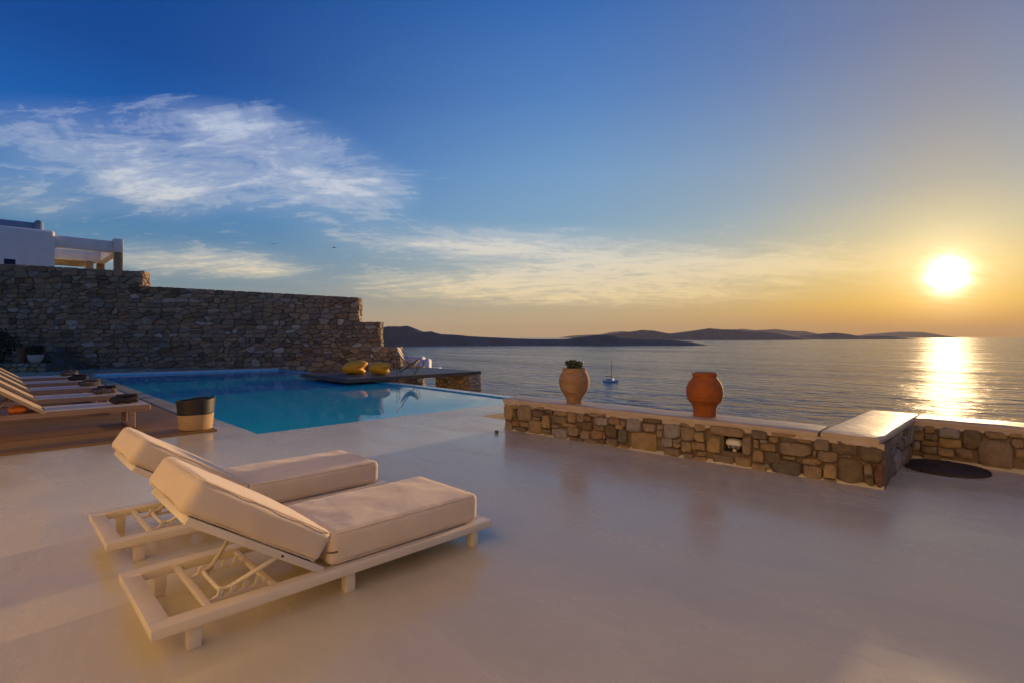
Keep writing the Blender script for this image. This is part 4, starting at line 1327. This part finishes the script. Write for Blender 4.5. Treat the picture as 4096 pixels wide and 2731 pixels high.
def towel_roll(mb, c, L_, r, seed, axis=0):
    n, k = 14, 12
    vs, fs = [], []
    for i in range(n + 1):
        t_ = i / n
        e = 1 - (abs(2 * t_ - 1)) ** 6 * 0.35
        for j in range(k):
            a = 2 * math.pi * j / k
            g = 1 + 0.32 * mnoise.noise((t_ * 4 + seed, math.cos(a) * 1.4, math.sin(a) * 1.4 + seed))
            y, z = math.cos(a) * r * e * g * 1.25, math.sin(a) * r * e * g * 0.7
            x = (t_ - 0.5) * L_
            vs.append((c[0] + (x if axis == 0 else y), c[1] + (y if axis == 0 else x), c[2] + r * 0.8 + z))
    for i in range(n):
        for j in range(k):
            fs.append((i * k + j, i * k + (j + 1) % k, (i + 1) * k + (j + 1) % k, (i + 1) * k + j))
    fs.append(tuple(range(k))[::-1]); fs.append(tuple(range(n * k, (n + 1) * k)))
    mb.add(vs, fs)


wl0 = None
YS = (10.43, 12.55, 14.75, 16.9, 19.1)
ORD = ('nearest', 'second nearest', 'third nearest', 'fourth nearest', 'farthest')
for i, y in enumerate(YS):
    if wl0 is None:
        wl0 = make_wood_lounger(); o = wl0
    else:
        o = copy_tree(wl0)
    o.location = (0, y, DZ)
    tag(o, '%s of the five wooden sling loungers in a row on the timber deck' % ORD[i], 'sun lounger', 'wooden loungers on the timber deck')
    tb = empty('towel_bundle', (1.60, y + 0.40, DZ + 0.373))
    dark = i in (0, 3)
    mb = MB(); towel_roll(mb, (0.0, -0.13, 0), 0.36, 0.068, i * 3.1); mb.build('rolled_towel', M['black_towel' if dark else 'brown_towel'], tb, smooth=True)
    mb = MB(); towel_roll(mb, (0.02, 0.08, 0), 0.40, 0.070, i * 5.7 + 1); mb.build('rolled_towel', M['black_towel' if i != 4 else 'brown_towel'], tb, smooth=True)
    mb = MB(); towel_roll(mb, (0.04, -0.03, 0.095), 0.30, 0.042, i * 7.7 + 2); mb.build('rolled_towel', M['black_towel' if i in (0, 1, 3) else 'brown_towel'], tb, smooth=True)
    tag(tb, 'dark rolled towels bundled on the foot of the %s wooden lounger' % ORD[i], 'towels', 'towel bundles on the wooden loungers')
# orange cushions tucked under two backrests
for (x, y, lab) in ((0.30, YS[0] + 0.33, 'orange cushion tucked under the backrest of the nearest wooden lounger'), (0.36, YS[2] + 0.33, 'orange cushion tucked under the backrest of the third wooden lounger')):
    c = soft_box(-0.1, 0.1, -0.17, 0.17, 0, 0.085, 0.035, 0.01, n=8, seed=x)
    tag(c.build('orange_cushion', M['orange'], smooth=True, loc=(x, y, DZ + 0.357)), lab, 'cushion', 'orange cushions under the backrests')

# basket at the pool corner
bk = tag(empty('straw_basket', (2.36, 9.60, DZ + 0.004)), 'tall round straw basket, natural below and black above, at the pool corner', 'basket')


def basket_ring(name, z0, z1, mat, parent):
    prof = []
    k = 14
    for i in range(k + 1):
        z = z0 + (z1 - z0) * i / k
        r = 0.235 + 0.04 * (z / 0.5) + 0.0035 * (1 if i % 2 else -1)
        prof.append((r, z))
    mb = MB()
    n = 44
    pr = prof + [(prof[-1][0] - 0.012, z1), (prof[0][0] - 0.014, z0 + 0.005)]
    for i, (r, z) in enumerate(pr):
        for q_ in range(n):
            a = 2 * math.pi * q_ / n
            g = 1 + 0.03 * mnoise.noise((math.cos(a) * 1.3, math.sin(a) * 1.3, z * 3 + 2))
            dz = (0.018 * mnoise.noise((math.cos(a) * 1.2, math.sin(a) * 1.2, 4)) + 0.02 * math.cos(a + 0.7)) * (z / 0.5)
            mb.v.append((math.cos(a) * r * g, math.sin(a) * r * g, z + dz))
    for i in range(len(pr) - 1):
        for q_ in range(n):
            mb.f.append((i * n + q_, i * n + (q_ + 1) % n, (i + 1) * n + (q_ + 1) % n, (i + 1) * n + q_))
    if z0 == 0: mb.f.append(tuple(range(n))[::-1])
    return mb.build(name, mat, parent, smooth=True)


bk.scale = (1, 1, 0.92)
basket_ring('lower_band', 0, 0.262, M['straw'], bk)
basket_ring('upper_band', 0.263, 0.52, M['black_straw'], bk)
mb = MB(); mb.tube([(0.20, -0.15, 0.50), (0.225, -0.165, 0.545), (0.245, -0.10, 0.555), (0.265, -0.06, 0.50)], 0.012, 6); mb.build('handle', M['black_straw'], bk, smooth=True)

# ------------------------------------------------------------------ dark bathing platform over the pool edge
PU0, PU1, PVA, PVB, PT = 8.0, 13.6, 15.45, 18.95, 0.165
jt = tag(empty('bathing_platform', (10.8, 17.2, 0)), 'dark timber platform jutting out over the pool edge', 'platform')
pl = None
w = 0.175
n = int((PVB - PVA - 0.06) / w)
for i in range(n):
    if pl is None:
        mb = MB(); mb.box(PU0 + 0.03 - 10.8, PU1 - 0.03 - 10.8, 0, w - 0.005, PT - 0.03, PT); pl = mb.build('plank', M['dark_deck'], jt); o = pl
    else:
        o = pl.copy(); COL.objects.link(o); o.parent = jt
    o.location = (0, PVA + 0.03 + i * w - 17.2, 0)
for (x0, x1, y0, y1) in ((PU0, PU1, PVA, PVA + 0.028), (PU0, PU1, PVB - 0.028, PVB), (PU0, PU0 + 0.028, PVA + 0.029, PVB - 0.029), (PU1 - 0.028, PU1, PVA + 0.029, PVB - 0.029)):
    mb = MB(); mb.box(x0 - 10.8, x1 - 10.8, y0 - 17.2, y1 - 17.2, PT - 0.12, PT + 0.002); mb.build('fascia', M['dark_deck'], jt)
for y in (15.9, 17.1, 18.3):
    mb = MB(); mb.box(PU0 + 0.03 - 10.8, PU1 - 0.03 - 10.8, y - 17.2, y + 0.08 - 17.2, PT - 0.105, PT - 0.032); mb.build('joist', M['dark_deck'], jt)

pier = tag(empty('stone_pier', (13.1, 16.3, -2)), 'squat brown stone pier carrying the outer end of the dark platform', 'pier')
A0, A1, B0, B1 = 12.84, 13.42, 15.2, 17.4
mb = MB(); mb.box(A0 + 0.04 - 13.1, A1 - 0.02 - 13.1, B0 + 0.04 - 16.3, B1 - 16.3, -1.5, PT - 0.122 + 2); mb.build('mortar_core', M['mortar_dark'], pier)
lay(rubble(0, B1 - B0, -1.2, PT - 0.13, 0.32, 0.17, rng, gap=0.006), basis((A0 + 0.035, B1, 0), (0, -1, 0), (-1, 0, 0)), pier, M['stone'], rng, proud=(0.02, 0.05), limit=100, pick=pick_low)
lay(rubble(0, A1 - A0, -1.2, PT - 0.13, 0.26, 0.16, rng, gap=0.006), basis((A0, B0 + 0.035, 0), (1, 0, 0), (0, -1, 0)), pier, M['stone_grey'], rng, proud=(0.02, 0.05), limit=60)
mb = MB(); mb.rbox(10.16 - 10.8, 10.44 - 10.8, 16.7 - 17.2, 17.65 - 17.2, -2.0, PT - 0.122, 0.02, 1); mb.build('support_block', M['mortar_dark'], jt)


# yellow floor cushions
def bean_cushion(outline_px, unit, depth, n_phi=64, n_th=13, seed=0.0):
    """plump bag: its seam follows the outline, puffed out on both sides"""
    P = [Vector((x, -y)) for x, y in outline_px]
    for _ in range(2):
        Q = []
        for i in range(len(P)):
            a, b = P[i], P[(i + 1) % len(P)]
            Q += [a.lerp(b, 0.2), a.lerp(b, 0.8)]
        P = Q
    lo = min(p.y for p in P)
    c = sum(P, Vector((0, 0))) / len(P)
    k = len(P)
    mb = MB()
    for i in range(n_th + 1):
        th = -math.pi / 2 + math.pi * i / n_th
        f = max(0.0, math.cos(th)) ** 0.75
        for p in P:
            e = c + (p - c) * f
            dpt = depth * math.sin(th) * (0.86 + 0.14 * abs(math.cos(th * 2)))
            g = mnoise.noise((e.x * 0.012 + seed, e.y * 0.012, th)) * 0.014
            mb.v.append(((e.x - c.x) * unit + g, dpt + g, (e.y - lo) * unit))
    for i in range(n_th):
        for j in range(k):
            mb.f.append((i * k + j, (i + 1) * k + j, (i + 1) * k + (j + 1) % k, i * k + (j + 1) % k))
    return mb, c


for (outl, dd, dp, rz_, lab) in (
        ([(352, 378), (400, 318), (470, 262), (590, 215), (720, 208), (830, 222), (918, 264), (870, 330), (806, 392), (872, 440), (840, 486), (740, 498), (600, 502), (470, 496), (400, 440)], 18.95, 0.36, 10, 'plump yellow floor cushion on the dark platform, left of its twin'),
        ([(922, 366), (985, 296), (1060, 236), (1180, 234), (1310, 258), (1418, 322), (1335, 388), (1388, 448), (1300, 506), (1180, 502), (1050, 496), (970, 448)], 18.7, 0.34, -14, 'plump yellow floor cushion on the dark platform, beside the folding chair')):
    mb, c = bean_cushion(outl, 0.1871 * dd / 2114, dp, seed=dd)
    px = 1300 + c.x * 0.1871
    p = cw((px - 2048) / 2114 * dd, dd)
    mb.f = [f[::-1] for f in mb.f]
    o = mb.build('yellow_cushion', M['yellow'], smooth=True, loc=(p.x, p.y, PT + 0.004))
    o.rotation_euler = (0, 0, R(YAW - 90 + rz_))
    tag(o, lab, 'cushion', 'yellow cushions on the platform')

# butterfly chair
p = cw((1632 - 2048) / 2114 * 19.3, 19.3)
ch = tag(empty('butterfly_chair', (p.x, p.y, PT + 0.003), R(YAW - 90 + 4)), 'folding butterfly chair with cream sling and thin dark rods on the platform', 'chair')
# chair looks towards its local +x (to the right in the photograph)
rod = 0.0085
ch.scale = (1.13, 1.13, 1.13)
tips = {'bl': (-0.30, 0.36, 0.84), 'br': (-0.30, -0.36, 0.84), 'fl': (0.36, 0.33, 0.47), 'fr': (0.36, -0.33, 0.47)}
feet = {'bl': (-0.30, 0.27, 0.0), 'br': (-0.30, -0.27, 0.0), 'fl': (0.27, 0.27, 0.0), 'fr': (0.27, -0.27, 0.0)}
for (a, b, c, d) in (('bl', 'fl', 'br', 'fr'), ('br', 'fr', 'bl', 'fl')):
    mb = MB(); mb.tube([tips[a], feet[b], feet[d], tips[c]] if False else [tips[a], (feet[b][0], feet[b][1], rod), ], rod, 6); mb.build('frame_rod', M['steel'], ch, smooth=True)
    mb = MB(); mb.tube([tips[b], (feet[a][0], feet[a][1], rod)], rod, 6); mb.build('frame_rod', M['steel'], ch, smooth=True)
mb = MB(); mb.tube([(feet['fl'][0], feet['fl'][1], rod), (feet['fr'][0], feet['fr'][1], rod)], rod, 6); mb.build('frame_rod', M['steel'], ch, smooth=True)
mb = MB(); mb.tube([(feet['bl'][0], feet['bl'][1], rod), (feet['br'][0], feet['br'][1], rod)], rod, 6); mb.build('frame_rod', M['steel'], ch, smooth=True)
for s_ in (1, -1):
    mb = MB(); mb.tube([(0.36, 0.33 * s_, 0.47), (0.27, 0.27 * s_, rod)], rod, 6); mb.build('frame_rod', M['steel'], ch, smooth=True)
    mb = MB(); mb.tube([(-0.30, 0.27 * s_, rod), (-0.31, 0.31 * s_, 0.55)], rod, 6); mb.build('frame_rod', M['steel'], ch, smooth=True)
mb = MB()
nn = 14
for i in range(nn + 1):
    t_ = i / nn
    # profile from back tip down through the seat to the front tip
    x = -0.31 + 0.68 * t_ ** 1.15
    zc = 0.86 * (1 - t_) ** 2 + 2 * 0.02 * t_ * (1 - t_) + 0.46 * t_ ** 2
    half = 0.36 - 0.10 * math.sin(math.pi * t_)
    for j in range(9):
        s_ = -1 + 2 * j / 8
        sag_ = -0.10 * (1 - s_ * s_) * (0.4 + 0.6 * math.sin(math.pi * t_)) + (0.05 * s_ * s_ * math.sin(math.pi * t_))
        mb.v.append((x + (0.05 * (1 - s_ * s_) if t_ < 0.15 else 0), s_ * half, zc + sag_))
for i in range(nn):
    for j in range(8):
        mb.f.append((i * 9 + j, (i + 1) * 9 + j, (i + 1) * 9 + j + 1, i * 9 + j + 1))
k = len(mb.v)
nrm = [(x, y, z - 0.008) for x, y, z in mb.v]
fl0 = list(mb.f)
mb.v += nrm; mb.f += [tuple(q + k for q in f[::-1]) for f in fl0]
mb.build('sling', M['sling'], ch, smooth=True)

# white plaster steps at the seaward end of the stone wall
ws = tag(empty('plaster_wall', cw(-4.4, 27.2, -0.4)), 'two rounded white plaster parapet blocks beyond the dark platform', 'parapet')
for (pxa, pxb, py, nm) in ((1610, 1692, 1426, 0), (1693, 1717, 1435, 0)):
    d = 27.0
    xa, xb = (pxa - 2048) / 2114 * d, (pxb - 2048) / 2114 * d
    zt = EYE - (py - 1345.5) / 2114 * d
    mb = MB(); mb.rbox(xa, xb - 0.003, 0, 0.9, -0.2, zt, 0.12, 4)
    loc = ws.location
    mb.v = [tuple(cw(x, d + y, z) - loc) for x, y, z in mb.v]
    mb.f = [f[::-1] for f in mb.f]
    mb.build('parapet_block', M['white'], ws, smooth=True)
xa, xb = (1585 - 2048) / 2114 * 26.5, (1748 - 2048) / 2114 * 26.5
mb = MB(); mb.rbox(xa, xb, 0, 2.2, -0.42, EYE - (1474 - 1345.5) / 2114 * 26.5, 0.05, 2)
mb.v = [tuple(cw(x, 26.0 + y, z) - ws.location) for x, y, z in mb.v]; mb.f = [f[::-1] for f in mb.f]
mb.build('landing', M['white'], ws)

# tuft of dry grass beyond the overflow lip
tf = MB(); r_ = random.Random(3)
for k in range(60):
    a = r_.uniform(0, 6.28); b = r_.uniform(0, 0.16)
    p0 = Vector((math.cos(a) * b * 0.6, math.sin(a) * b * 0.6, 0)); d_ = Vector((math.cos(a) * 0.3, math.sin(a) * 0.3, r_.uniform(0.7, 1.0)))
    h = r_.uniform(0.2, 0.36)
    s_ = Vector((-math.sin(a), math.cos(a), 0)) * 0.006
    tf.add([p0 - s_, p0 + s_, p0 + d_ * h * 0.6 + s_ * 0.6, p0 + d_ * h + Vector((math.cos(a), math.sin(a), 0)) * h * 0.2, p0 + d_ * h * 0.6 - s_ * 0.6], [(0, 1, 2, 3, 4)])
p = cw((2033 - 2048) / 2114 * 15, 15)
tf.v = [(v[0], v[1], v[2] * 1.3 - 0.2) for v in tf.v]
tag(tf.build('grass_tuft', M['grass'], loc=(p.x, p.y, -0.33)), 'small tuft of dry grass poking up beyond the pool overflow edge', 'grass')

# ------------------------------------------------------------------ dark corner on the left: planter, pots, sloping stair cheek
def facing(px, py, d):
    return (px - 2048) / 2114 * d, EYE - (py - 1345.5) / 2114 * d


DL = 22.5
pw_ = tag(empty('planter_wall', cw(-21.5, DL, 0)), 'low grey stone planter wall at the foot of the tall wall, far left', 'planter')
xa, _ = facing(-140, 0, DL); xb, _ = facing(178, 0, DL)
_, zt = facing(0, 1452, DL)
mb = MB()
for (x0, x1, y0, y1) in ((xa, xb, 0.05, 1.6),):
    mb.box(x0, x1, y0, y1, -0.1, zt - 0.02)
mb.v = [tuple(cw(x, DL + y, z) - pw_.location) for x, y, z in mb.v]
mb.build('mortar_core', M['mortar_dark'], pw_)
lay(rubble(xa, xb, 0.0, zt, 0.42, 0.22, rng, gap=0.012), basis(cw(0, DL + 0.03), RGT, -FWD), pw_, M['wall_stone'], rng, proud=(0.02, 0.05), limit=80)


def jar(name, label, px, py_top, py_bot, d, hw, mat, prof, cat, grp=None):
    x, z0_ = facing(px, py_bot, d); _, z1_ = facing(px, py_top, d)
    w_ = hw / 2114 * d
    t = tag(empty(name, cw(x, d, z0_)), label, cat, grp)
    mb = MB(); mb.lathe([(r * w_, z * (z1_ - z0_)) for r, z in prof], 28); mb.build('body', mat, t, auto=60)
    return t, w_, z1_ - z0_


jar('terracotta_pot', 'dim terracotta pot standing on the planter wall at the far left', 90, 1388, 1452, DL + 0.6, 18, M['terracotta_dark'], [(0.6, 0), (0.8, 0.5), (0.95, 0.9), (1.05, 0.92), (1.05, 1.0), (0.9, 1.0), (0.85, 0.8)], 'pot')
bowl, bw_, bh = jar('bowl_planter', 'pale round bowl planter with a dark bush on the planter wall', 143, 1418, 1452, DL + 0.6, 27, M['sling'], [(0.45, 0), (0.75, 0.3), (0.93, 0.7), (1.0, 1.0), (0.9, 1.0), (0.85, 0.8)], 'planter')


def bush(name, label, loc, rx, ry, rz, n, seed, trunk):
    t = tag(empty(name, loc), label, 'bush')
    r_ = random.Random(seed)
    mb = MB()
    for k in range(n):
        while True:
            v = Vector((r_.uniform(-1, 1), r_.uniform(-1, 1), r_.uniform(-1, 1)))
            if 0.25 < v.length < 1: break
        if mnoise.noise((v.x * 2.2 + seed, v.y * 2.2, v.z * 2.2)) < -0.12: continue
        c = Vector((v.x * rx, v.y * ry, trunk + rz + v.z * rz))
        a, e = r_.uniform(0, 6.28), r_.uniform(-0.4, 1.2)
        leaf(mb, c, (math.cos(a) * math.cos(e), math.sin(a) * math.cos(e), math.sin(e)), r_.uniform(0.07, 0.13), r_.uniform(0.016, 0.03), (0.1, 0.2, 1))
    tag(mb.build('crown', M['shrub'], t), kind='stuff')
    mb = MB()
    for k in range(5):
        a = k * 1.3
        mb.tube([(0, 0, -0.06), (math.cos(a) * rx * 0.25, math.sin(a) * ry * 0.25, trunk + rz * 0.5), (math.cos(a) * rx * 0.6, math.sin(a) * ry * 0.6, trunk + rz * 1.3)], [0.03, 0.02, 0.008], 6)
    mb.build('trunk', M['dark_wood'], t, smooth=True)
    return t


bush('bowl_bush', 'dark rounded bush growing in the pale bowl planter', bowl.location + Vector((0, 0, bh)), 0.32, 0.32, 0.22, 500, 4, 0.0)
x, z_ = facing(20, 1455, DL + 0.9)
bush('corner_bush', 'large nearly black bush at the far left edge in front of the tall wall', cw(x - 0.25, DL + 0.9, z_), 0.75, 0.7, 0.75, 2400, 8, 0.05)

sc = tag(empty('sloping_stair', cw(-18.3, 23.3, 0)), 'dark sloping stair flank with two raised edges against the tall stone wall', 'stair')
ds = 23.6
for (pa, pb_, dd, wd) in (((222, 1384), (338, 1494), 24.6, 0.22), ((188, 1410), (292, 1494), 23.6, 0.22)):
    xa, za = facing(*pa, dd); xb, zb = facing(*pb_, dd)
    mb = MB()
    mb.add([tuple(cw(x, dd + y, z) - sc.location) for y in (0, 0.22) for (x, z) in ((xa, za), (xb, max(zb, 0.02)), (xb, 0.0), (xb - 0.25, 0.0), (xa, za - 0.3))],
           [(0, 1, 2, 3, 4), (9, 8, 7, 6, 5), (0, 5, 6, 1), (1, 6, 7, 2), (2, 7, 8, 3), (3, 8, 9, 4), (4, 9, 5, 0)])
    mb.build('stair_edge', M['dark_wood'], sc)
for k in range(6):
    t_ = k / 6
    xa, za = facing(205 + 108 * t_, 1398 + 92 * t_, 24.1)
    mb = MB(); mb.box(xa, xa + 0.28, 0.225, 0.995, max(0.0, za - 0.25), max(0.05, za - 0.08))
    mb.v = [tuple(cw(x, 23.6 + y, z) - sc.location) for x, y, z in mb.v]; mb.build('step', M['mortar_dark'], sc)
xa, za = facing(188, 1410, 23.6)
mb = MB(); mb.box(xa - 0.9, xa, 0.0, 1.2, 0.0, za - 0.06); mb.v = [tuple(cw(x, 23.6 + y, z) - sc.location) for x, y, z in mb.v]; mb.build('landing', M['mortar_dark'], sc)

# cable hanging over the wall step
cb = MB()
pts = []
for k in range(9):
    t_ = k / 8
    pts.append(tuple(cw(SX(566) + 0.05 + 0.30 * t_ ** 2, WD + 0.1, 4.62 - 0.02 * k - 0.50 * t_)))
cb.tube([tuple(cw(SX(566) - 0.2, WD + 0.15, 4.62))] + pts, 0.02, 6)
tag(cb.build('cable', M['cable'], smooth=True), 'brown cable hanging over the upper step of the tall stone wall', 'cable')

# ------------------------------------------------------------------ white house above the wall
HV = 38.0
hz0 = 3.2
ho = tag(empty('white_house', (1.0, HV, hz0)), 'white plastered house with a flat-roofed pergola above the tall wall', 'house')


def part_box(name, mat, x0, x1, y0, y1, z0, z1, r=0.06, seg=3, parent=None):
    mb = MB(); mb.rbox(x0 - 1.0, x1 - 1.0, y0 - HV, y1 - HV, z0 - hz0, z1 - hz0, r, seg)
    return mb.build(name, mat, parent or ho, auto=45)


wl = part_box('wall', M['white'], -7.0, 2.56, HV, HV + 9, hz0, 7.25, 0.14, 4)
part_box('roof_vault', M['blue_white'], -7.0, 2.0, HV + 0.9, HV + 8, 7.1, 7.72, 0.10, 3)
part_box('roof_vault', M['blue_white'], 1.75, 2.15, HV + 0.7, HV + 2.2, 7.0, 7.86, 0.17, 4)
wf = part_box('window', M['white'], 0.40, 1.15, HV - 0.05, HV + 0.1, 4.5, 5.72, 0.04, 2)
part_box('pane', M['window'], 0.55, 0.99, HV - 0.06, HV + 0.06, 4.4, 5.52, 0.005, 1, wf)
part_box('pergola_beam', M['white'], 2.50, 5.16, HV + 0.3, HV + 0.75, 6.40, 7.05, 0.03, 2)
part_box('pergola_beam', M['white'], 5.165, 5.62, HV + 0.12, HV + 7.6, 6.42, 7.2, 0.03, 2)
part_box('pergola_beam', M['white'], 2.50, 5.16, HV + 5.6, HV + 6.05, 6.38, 7.0, 0.03, 2)
pi_ = part_box('pillar', M['wall_stone'], 5.18, 5.60, HV + 0.14, HV + 0.56, hz0 + 0.5, 6.40, 0.03, 2)
part_box('pillar', M['wall_stone'], 5.18, 5.60, HV + 7.0, HV + 7.45, hz0 + 0.5, 6.40, 0.03, 2)
part_box('pillar', M['wall_stone'], 4.45, 4.85, HV + 5.62, HV + 6.0, hz0 + 0.5, 6.36, 0.03, 2)
rf = part_box('reed_ceiling', M['reed'], 2.58, 5.15, HV + 6.1, HV + 11, 6.52, 6.58, 0.005, 1)
for k in range(9):
    part_box('ceiling_batten', M['reed'], 2.6, 5.14, HV + 6.3 + k * 0.5, HV + 6.36 + k * 0.5, 6.44, 6.515, 0.005, 1, rf)

# ------------------------------------------------------------------ catamaran
bx, bz = (1100 * 0.4464 + 1950 - 2048) / 2114, 0
dist = 38.0 * 2114 / (1380 + 325 * 0.4464 - 1345.5)
bo = tag(empty('catamaran', cw((2442 - 2048) / 2114 * dist, dist, SEA_Z), R(YAW - 90 - 32)), 'small white sailing catamaran with bare mast on the open sea', 'boat')


def hull(y):
    mb = MB()
    st = [(-6.0, 0.55, 0.1, 1.0), (-4, 0.72, -0.4, 1.15), (0, 0.78, -0.5, 1.35), (4, 0.6, -0.4, 1.6), (6.0, 0.08, 0.2, 1.8)]
    for x, w_, zb, zt_ in st:
        mb.v += [(x, y - w_, zt_), (x, y - w_ * 0.8, zb + 0.4), (x, y, zb), (x, y + w_ * 0.8, zb + 0.4), (x, y + w_, zt_)]
    for i in range(len(st) - 1):
        for j in range(4):
            mb.f.append((i * 5 + j, i * 5 + j + 1, (i + 1) * 5 + j + 1, (i + 1) * 5 + j))
        mb.f.append((i * 5 + 4, i * 5, (i + 1) * 5, (i + 1) * 5 + 4))
    mb.f.append((0, 4, 3, 2, 1)); mb.f.append((20, 21, 22, 23, 24))
    return mb


for y in (-2.9, 2.9): hull(y).build('hull', M['boat'], bo, auto=40)
mb = MB(); mb.rbox(-5.2, 2.6, -2.6, 2.6, 1.0, 1.55, 0.15, 2); mb.build('bridge_deck', M['boat'], bo)
mb = MB(); mb.rbox(-3.2, 2.2, -2.3, 2.3, 1.55, 2.75, 0.4, 3); cab = mb.build('cabin', M['boat'], bo, auto=45)
mb = MB(); mb.rbox(-1.2, 2.26, -2.32, 2.32, 1.95, 2.4, 0.1, 2); mb.build('window_band', M['boat_dark'], cab)
mb = MB(); mb.rbox(-5.0, -1.9, -2.2, 2.2, 3.2, 3.32, 0.05, 1); mb.build('bimini_top', M['boat'], bo)
mb = MB(); mb.tube([(1.0, 0, 1.5), (0.9, 0, 9), (0.8, 0, 18.5)], [0.22, 0.2, 0.12], 8); mb.build('mast', M['boat_dark'], bo, smooth=True)
mb = MB(); mb.tube([(0.9, 0, 4.2), (-4.2, 0, 4.5)], [0.3, 0.34], 8); mb.build('boom', M['boat_dark'], bo, smooth=True)
mb = MB(); mb.rbox(0.75, 1.05, -0.9, 0.9, 11.4, 11.6, 0.05, 1); mb.build('spreader', M['boat_dark'], bo)
mb = MB(); mb.tube([(5.6, 0, 1.7), (0.85, 0, 17.5)], 0.05, 5); mb.build('forestay', M['boat_dark'], bo)

# ------------------------------------------------------------------ gulls
for (px, py, d, flap, rz, lab) in ((1094, 977, 70, 0.10, 70, 'dark gull gliding level in the sky above the stone wall'), (1338, 992, 70, -0.25, 95, 'dark gull with drooping wing tip in the sky, right of the other')):
    x, z = facing(px, py, d)
    t = tag(empty('gull', cw(x, d, z), R(rz)), lab, 'bird', 'gulls in the sky')
    mb = MB()
    mb.tube([(-0.28, 0, 0.0), (-0.18, 0, 0.015), (0, 0, 0.02), (0.15, 0, 0.03), (0.24, 0, 0.035), (0.30, 0, 0.025)], [0.012, 0.045, 0.065, 0.05, 0.032, 0.008], 8)
    o = len(mb.v)
    for s_ in (1, -1):
        f = flap if s_ > 0 else abs(flap) * 0.5
        for (x_, y_, z_, ch_) in ((0, 0.03, 0.03, 0.16), (0.03, 0.25, 0.10, 0.14), (-0.02, 0.45, 0.10 + f * 0.3, 0.09), (-0.12, 0.62, 0.08 + f * 0.6, 0.02)):
            mb.v += [(x_ + ch_ * 0.5, y_ * s_, z_), (x_ - ch_ * 0.5, y_ * s_, z_), (x_, y_ * s_, z_ + 0.012)]
        b = o if s_ > 0 else o + 12
        for i in range(3):
            for (p_, q_) in ((0, 2), (2, 1), (1, 0)):
                f4 = (b + i * 3 + p_, b + i * 3 + q_, b + i * 3 + 3 + q_, b + i * 3 + 3 + p_)
                mb.f.append(f4 if s_ > 0 else f4[::-1])
    mb.build('body', M['bird'], t, smooth=True)

# ------------------------------------------------------------------ unseen house front added behind the camera to bounce warm sunlight
VX, VH = -2.5, 8.8
vl = tag(empty('bounce_facade', (VX, 0, 0)), 'added pale house front, unseen behind the viewer, bouncing warm light onto the terrace', 'house')
ops = [(-6.5, -5.0, 0.0, 2.2), (-2.6, 0.2, 0.0, 2.3), (3.4, 4.8, 0.9, 2.1)]
ys = sorted({-11.0, 8.9} | {v for a, b, c, d in ops for v in (a, b)})
wb = MB()
for y0, y1 in zip(ys, ys[1:]):
    op = next((o for o in ops if o[0] <= (y0 + y1) / 2 <= o[1]), None)
    if op is None:
        wb.box(-0.5, 0, y0, y1, 0.0, VH)
    else:
        wb.box(-0.5, 0, y0, y1, op[3], VH)
        if op[2] > 0: wb.box(-0.5, 0, y0, y1, 0.0, op[2])
wb.build('wall', M['bounce_facade'], vl)
for a, b, c, d in ops:
    mb = MB(); mb.box(-0.42, -0.34, a, b, c, d); fr_ = mb.build('shutter', M['dark_wood'], vl)
mb = MB(); mb.rbox(-0.55, 0.06, -11.05, 8.95, VH + 0.002, VH + 0.16, 0.05, 2); mb.build('parapet', M['plaster'], vl)

# ------------------------------------------------------------------ sea haze
hz_, ntz, NZ, LZ, PZ_ = new_mat('haze_air')
NZ.remove(PZ_)
vp = NZ.new('ShaderNodeVolumePrincipled')
vp.inputs['Color'].default_value = (0.95, 0.83, 0.66, 1)
vp.inputs['Density'].default_value = 0.000027
vp.inputs['Anisotropy'].default_value = 0.0
LZ.new(vp.outputs[0], NZ['Material Output'].inputs['Volume'])
hb = MB()
q4 = [(FWD * a + RGT * b).xy for a, b in ((-320, -30500), (-320, 30500), (24500, 30500), (24500, -30500))]
hb.prism([tuple(v) for v in q4], SEA_Z - 5, 420)
tag(hb.build('haze', hz_), kind='stuff')
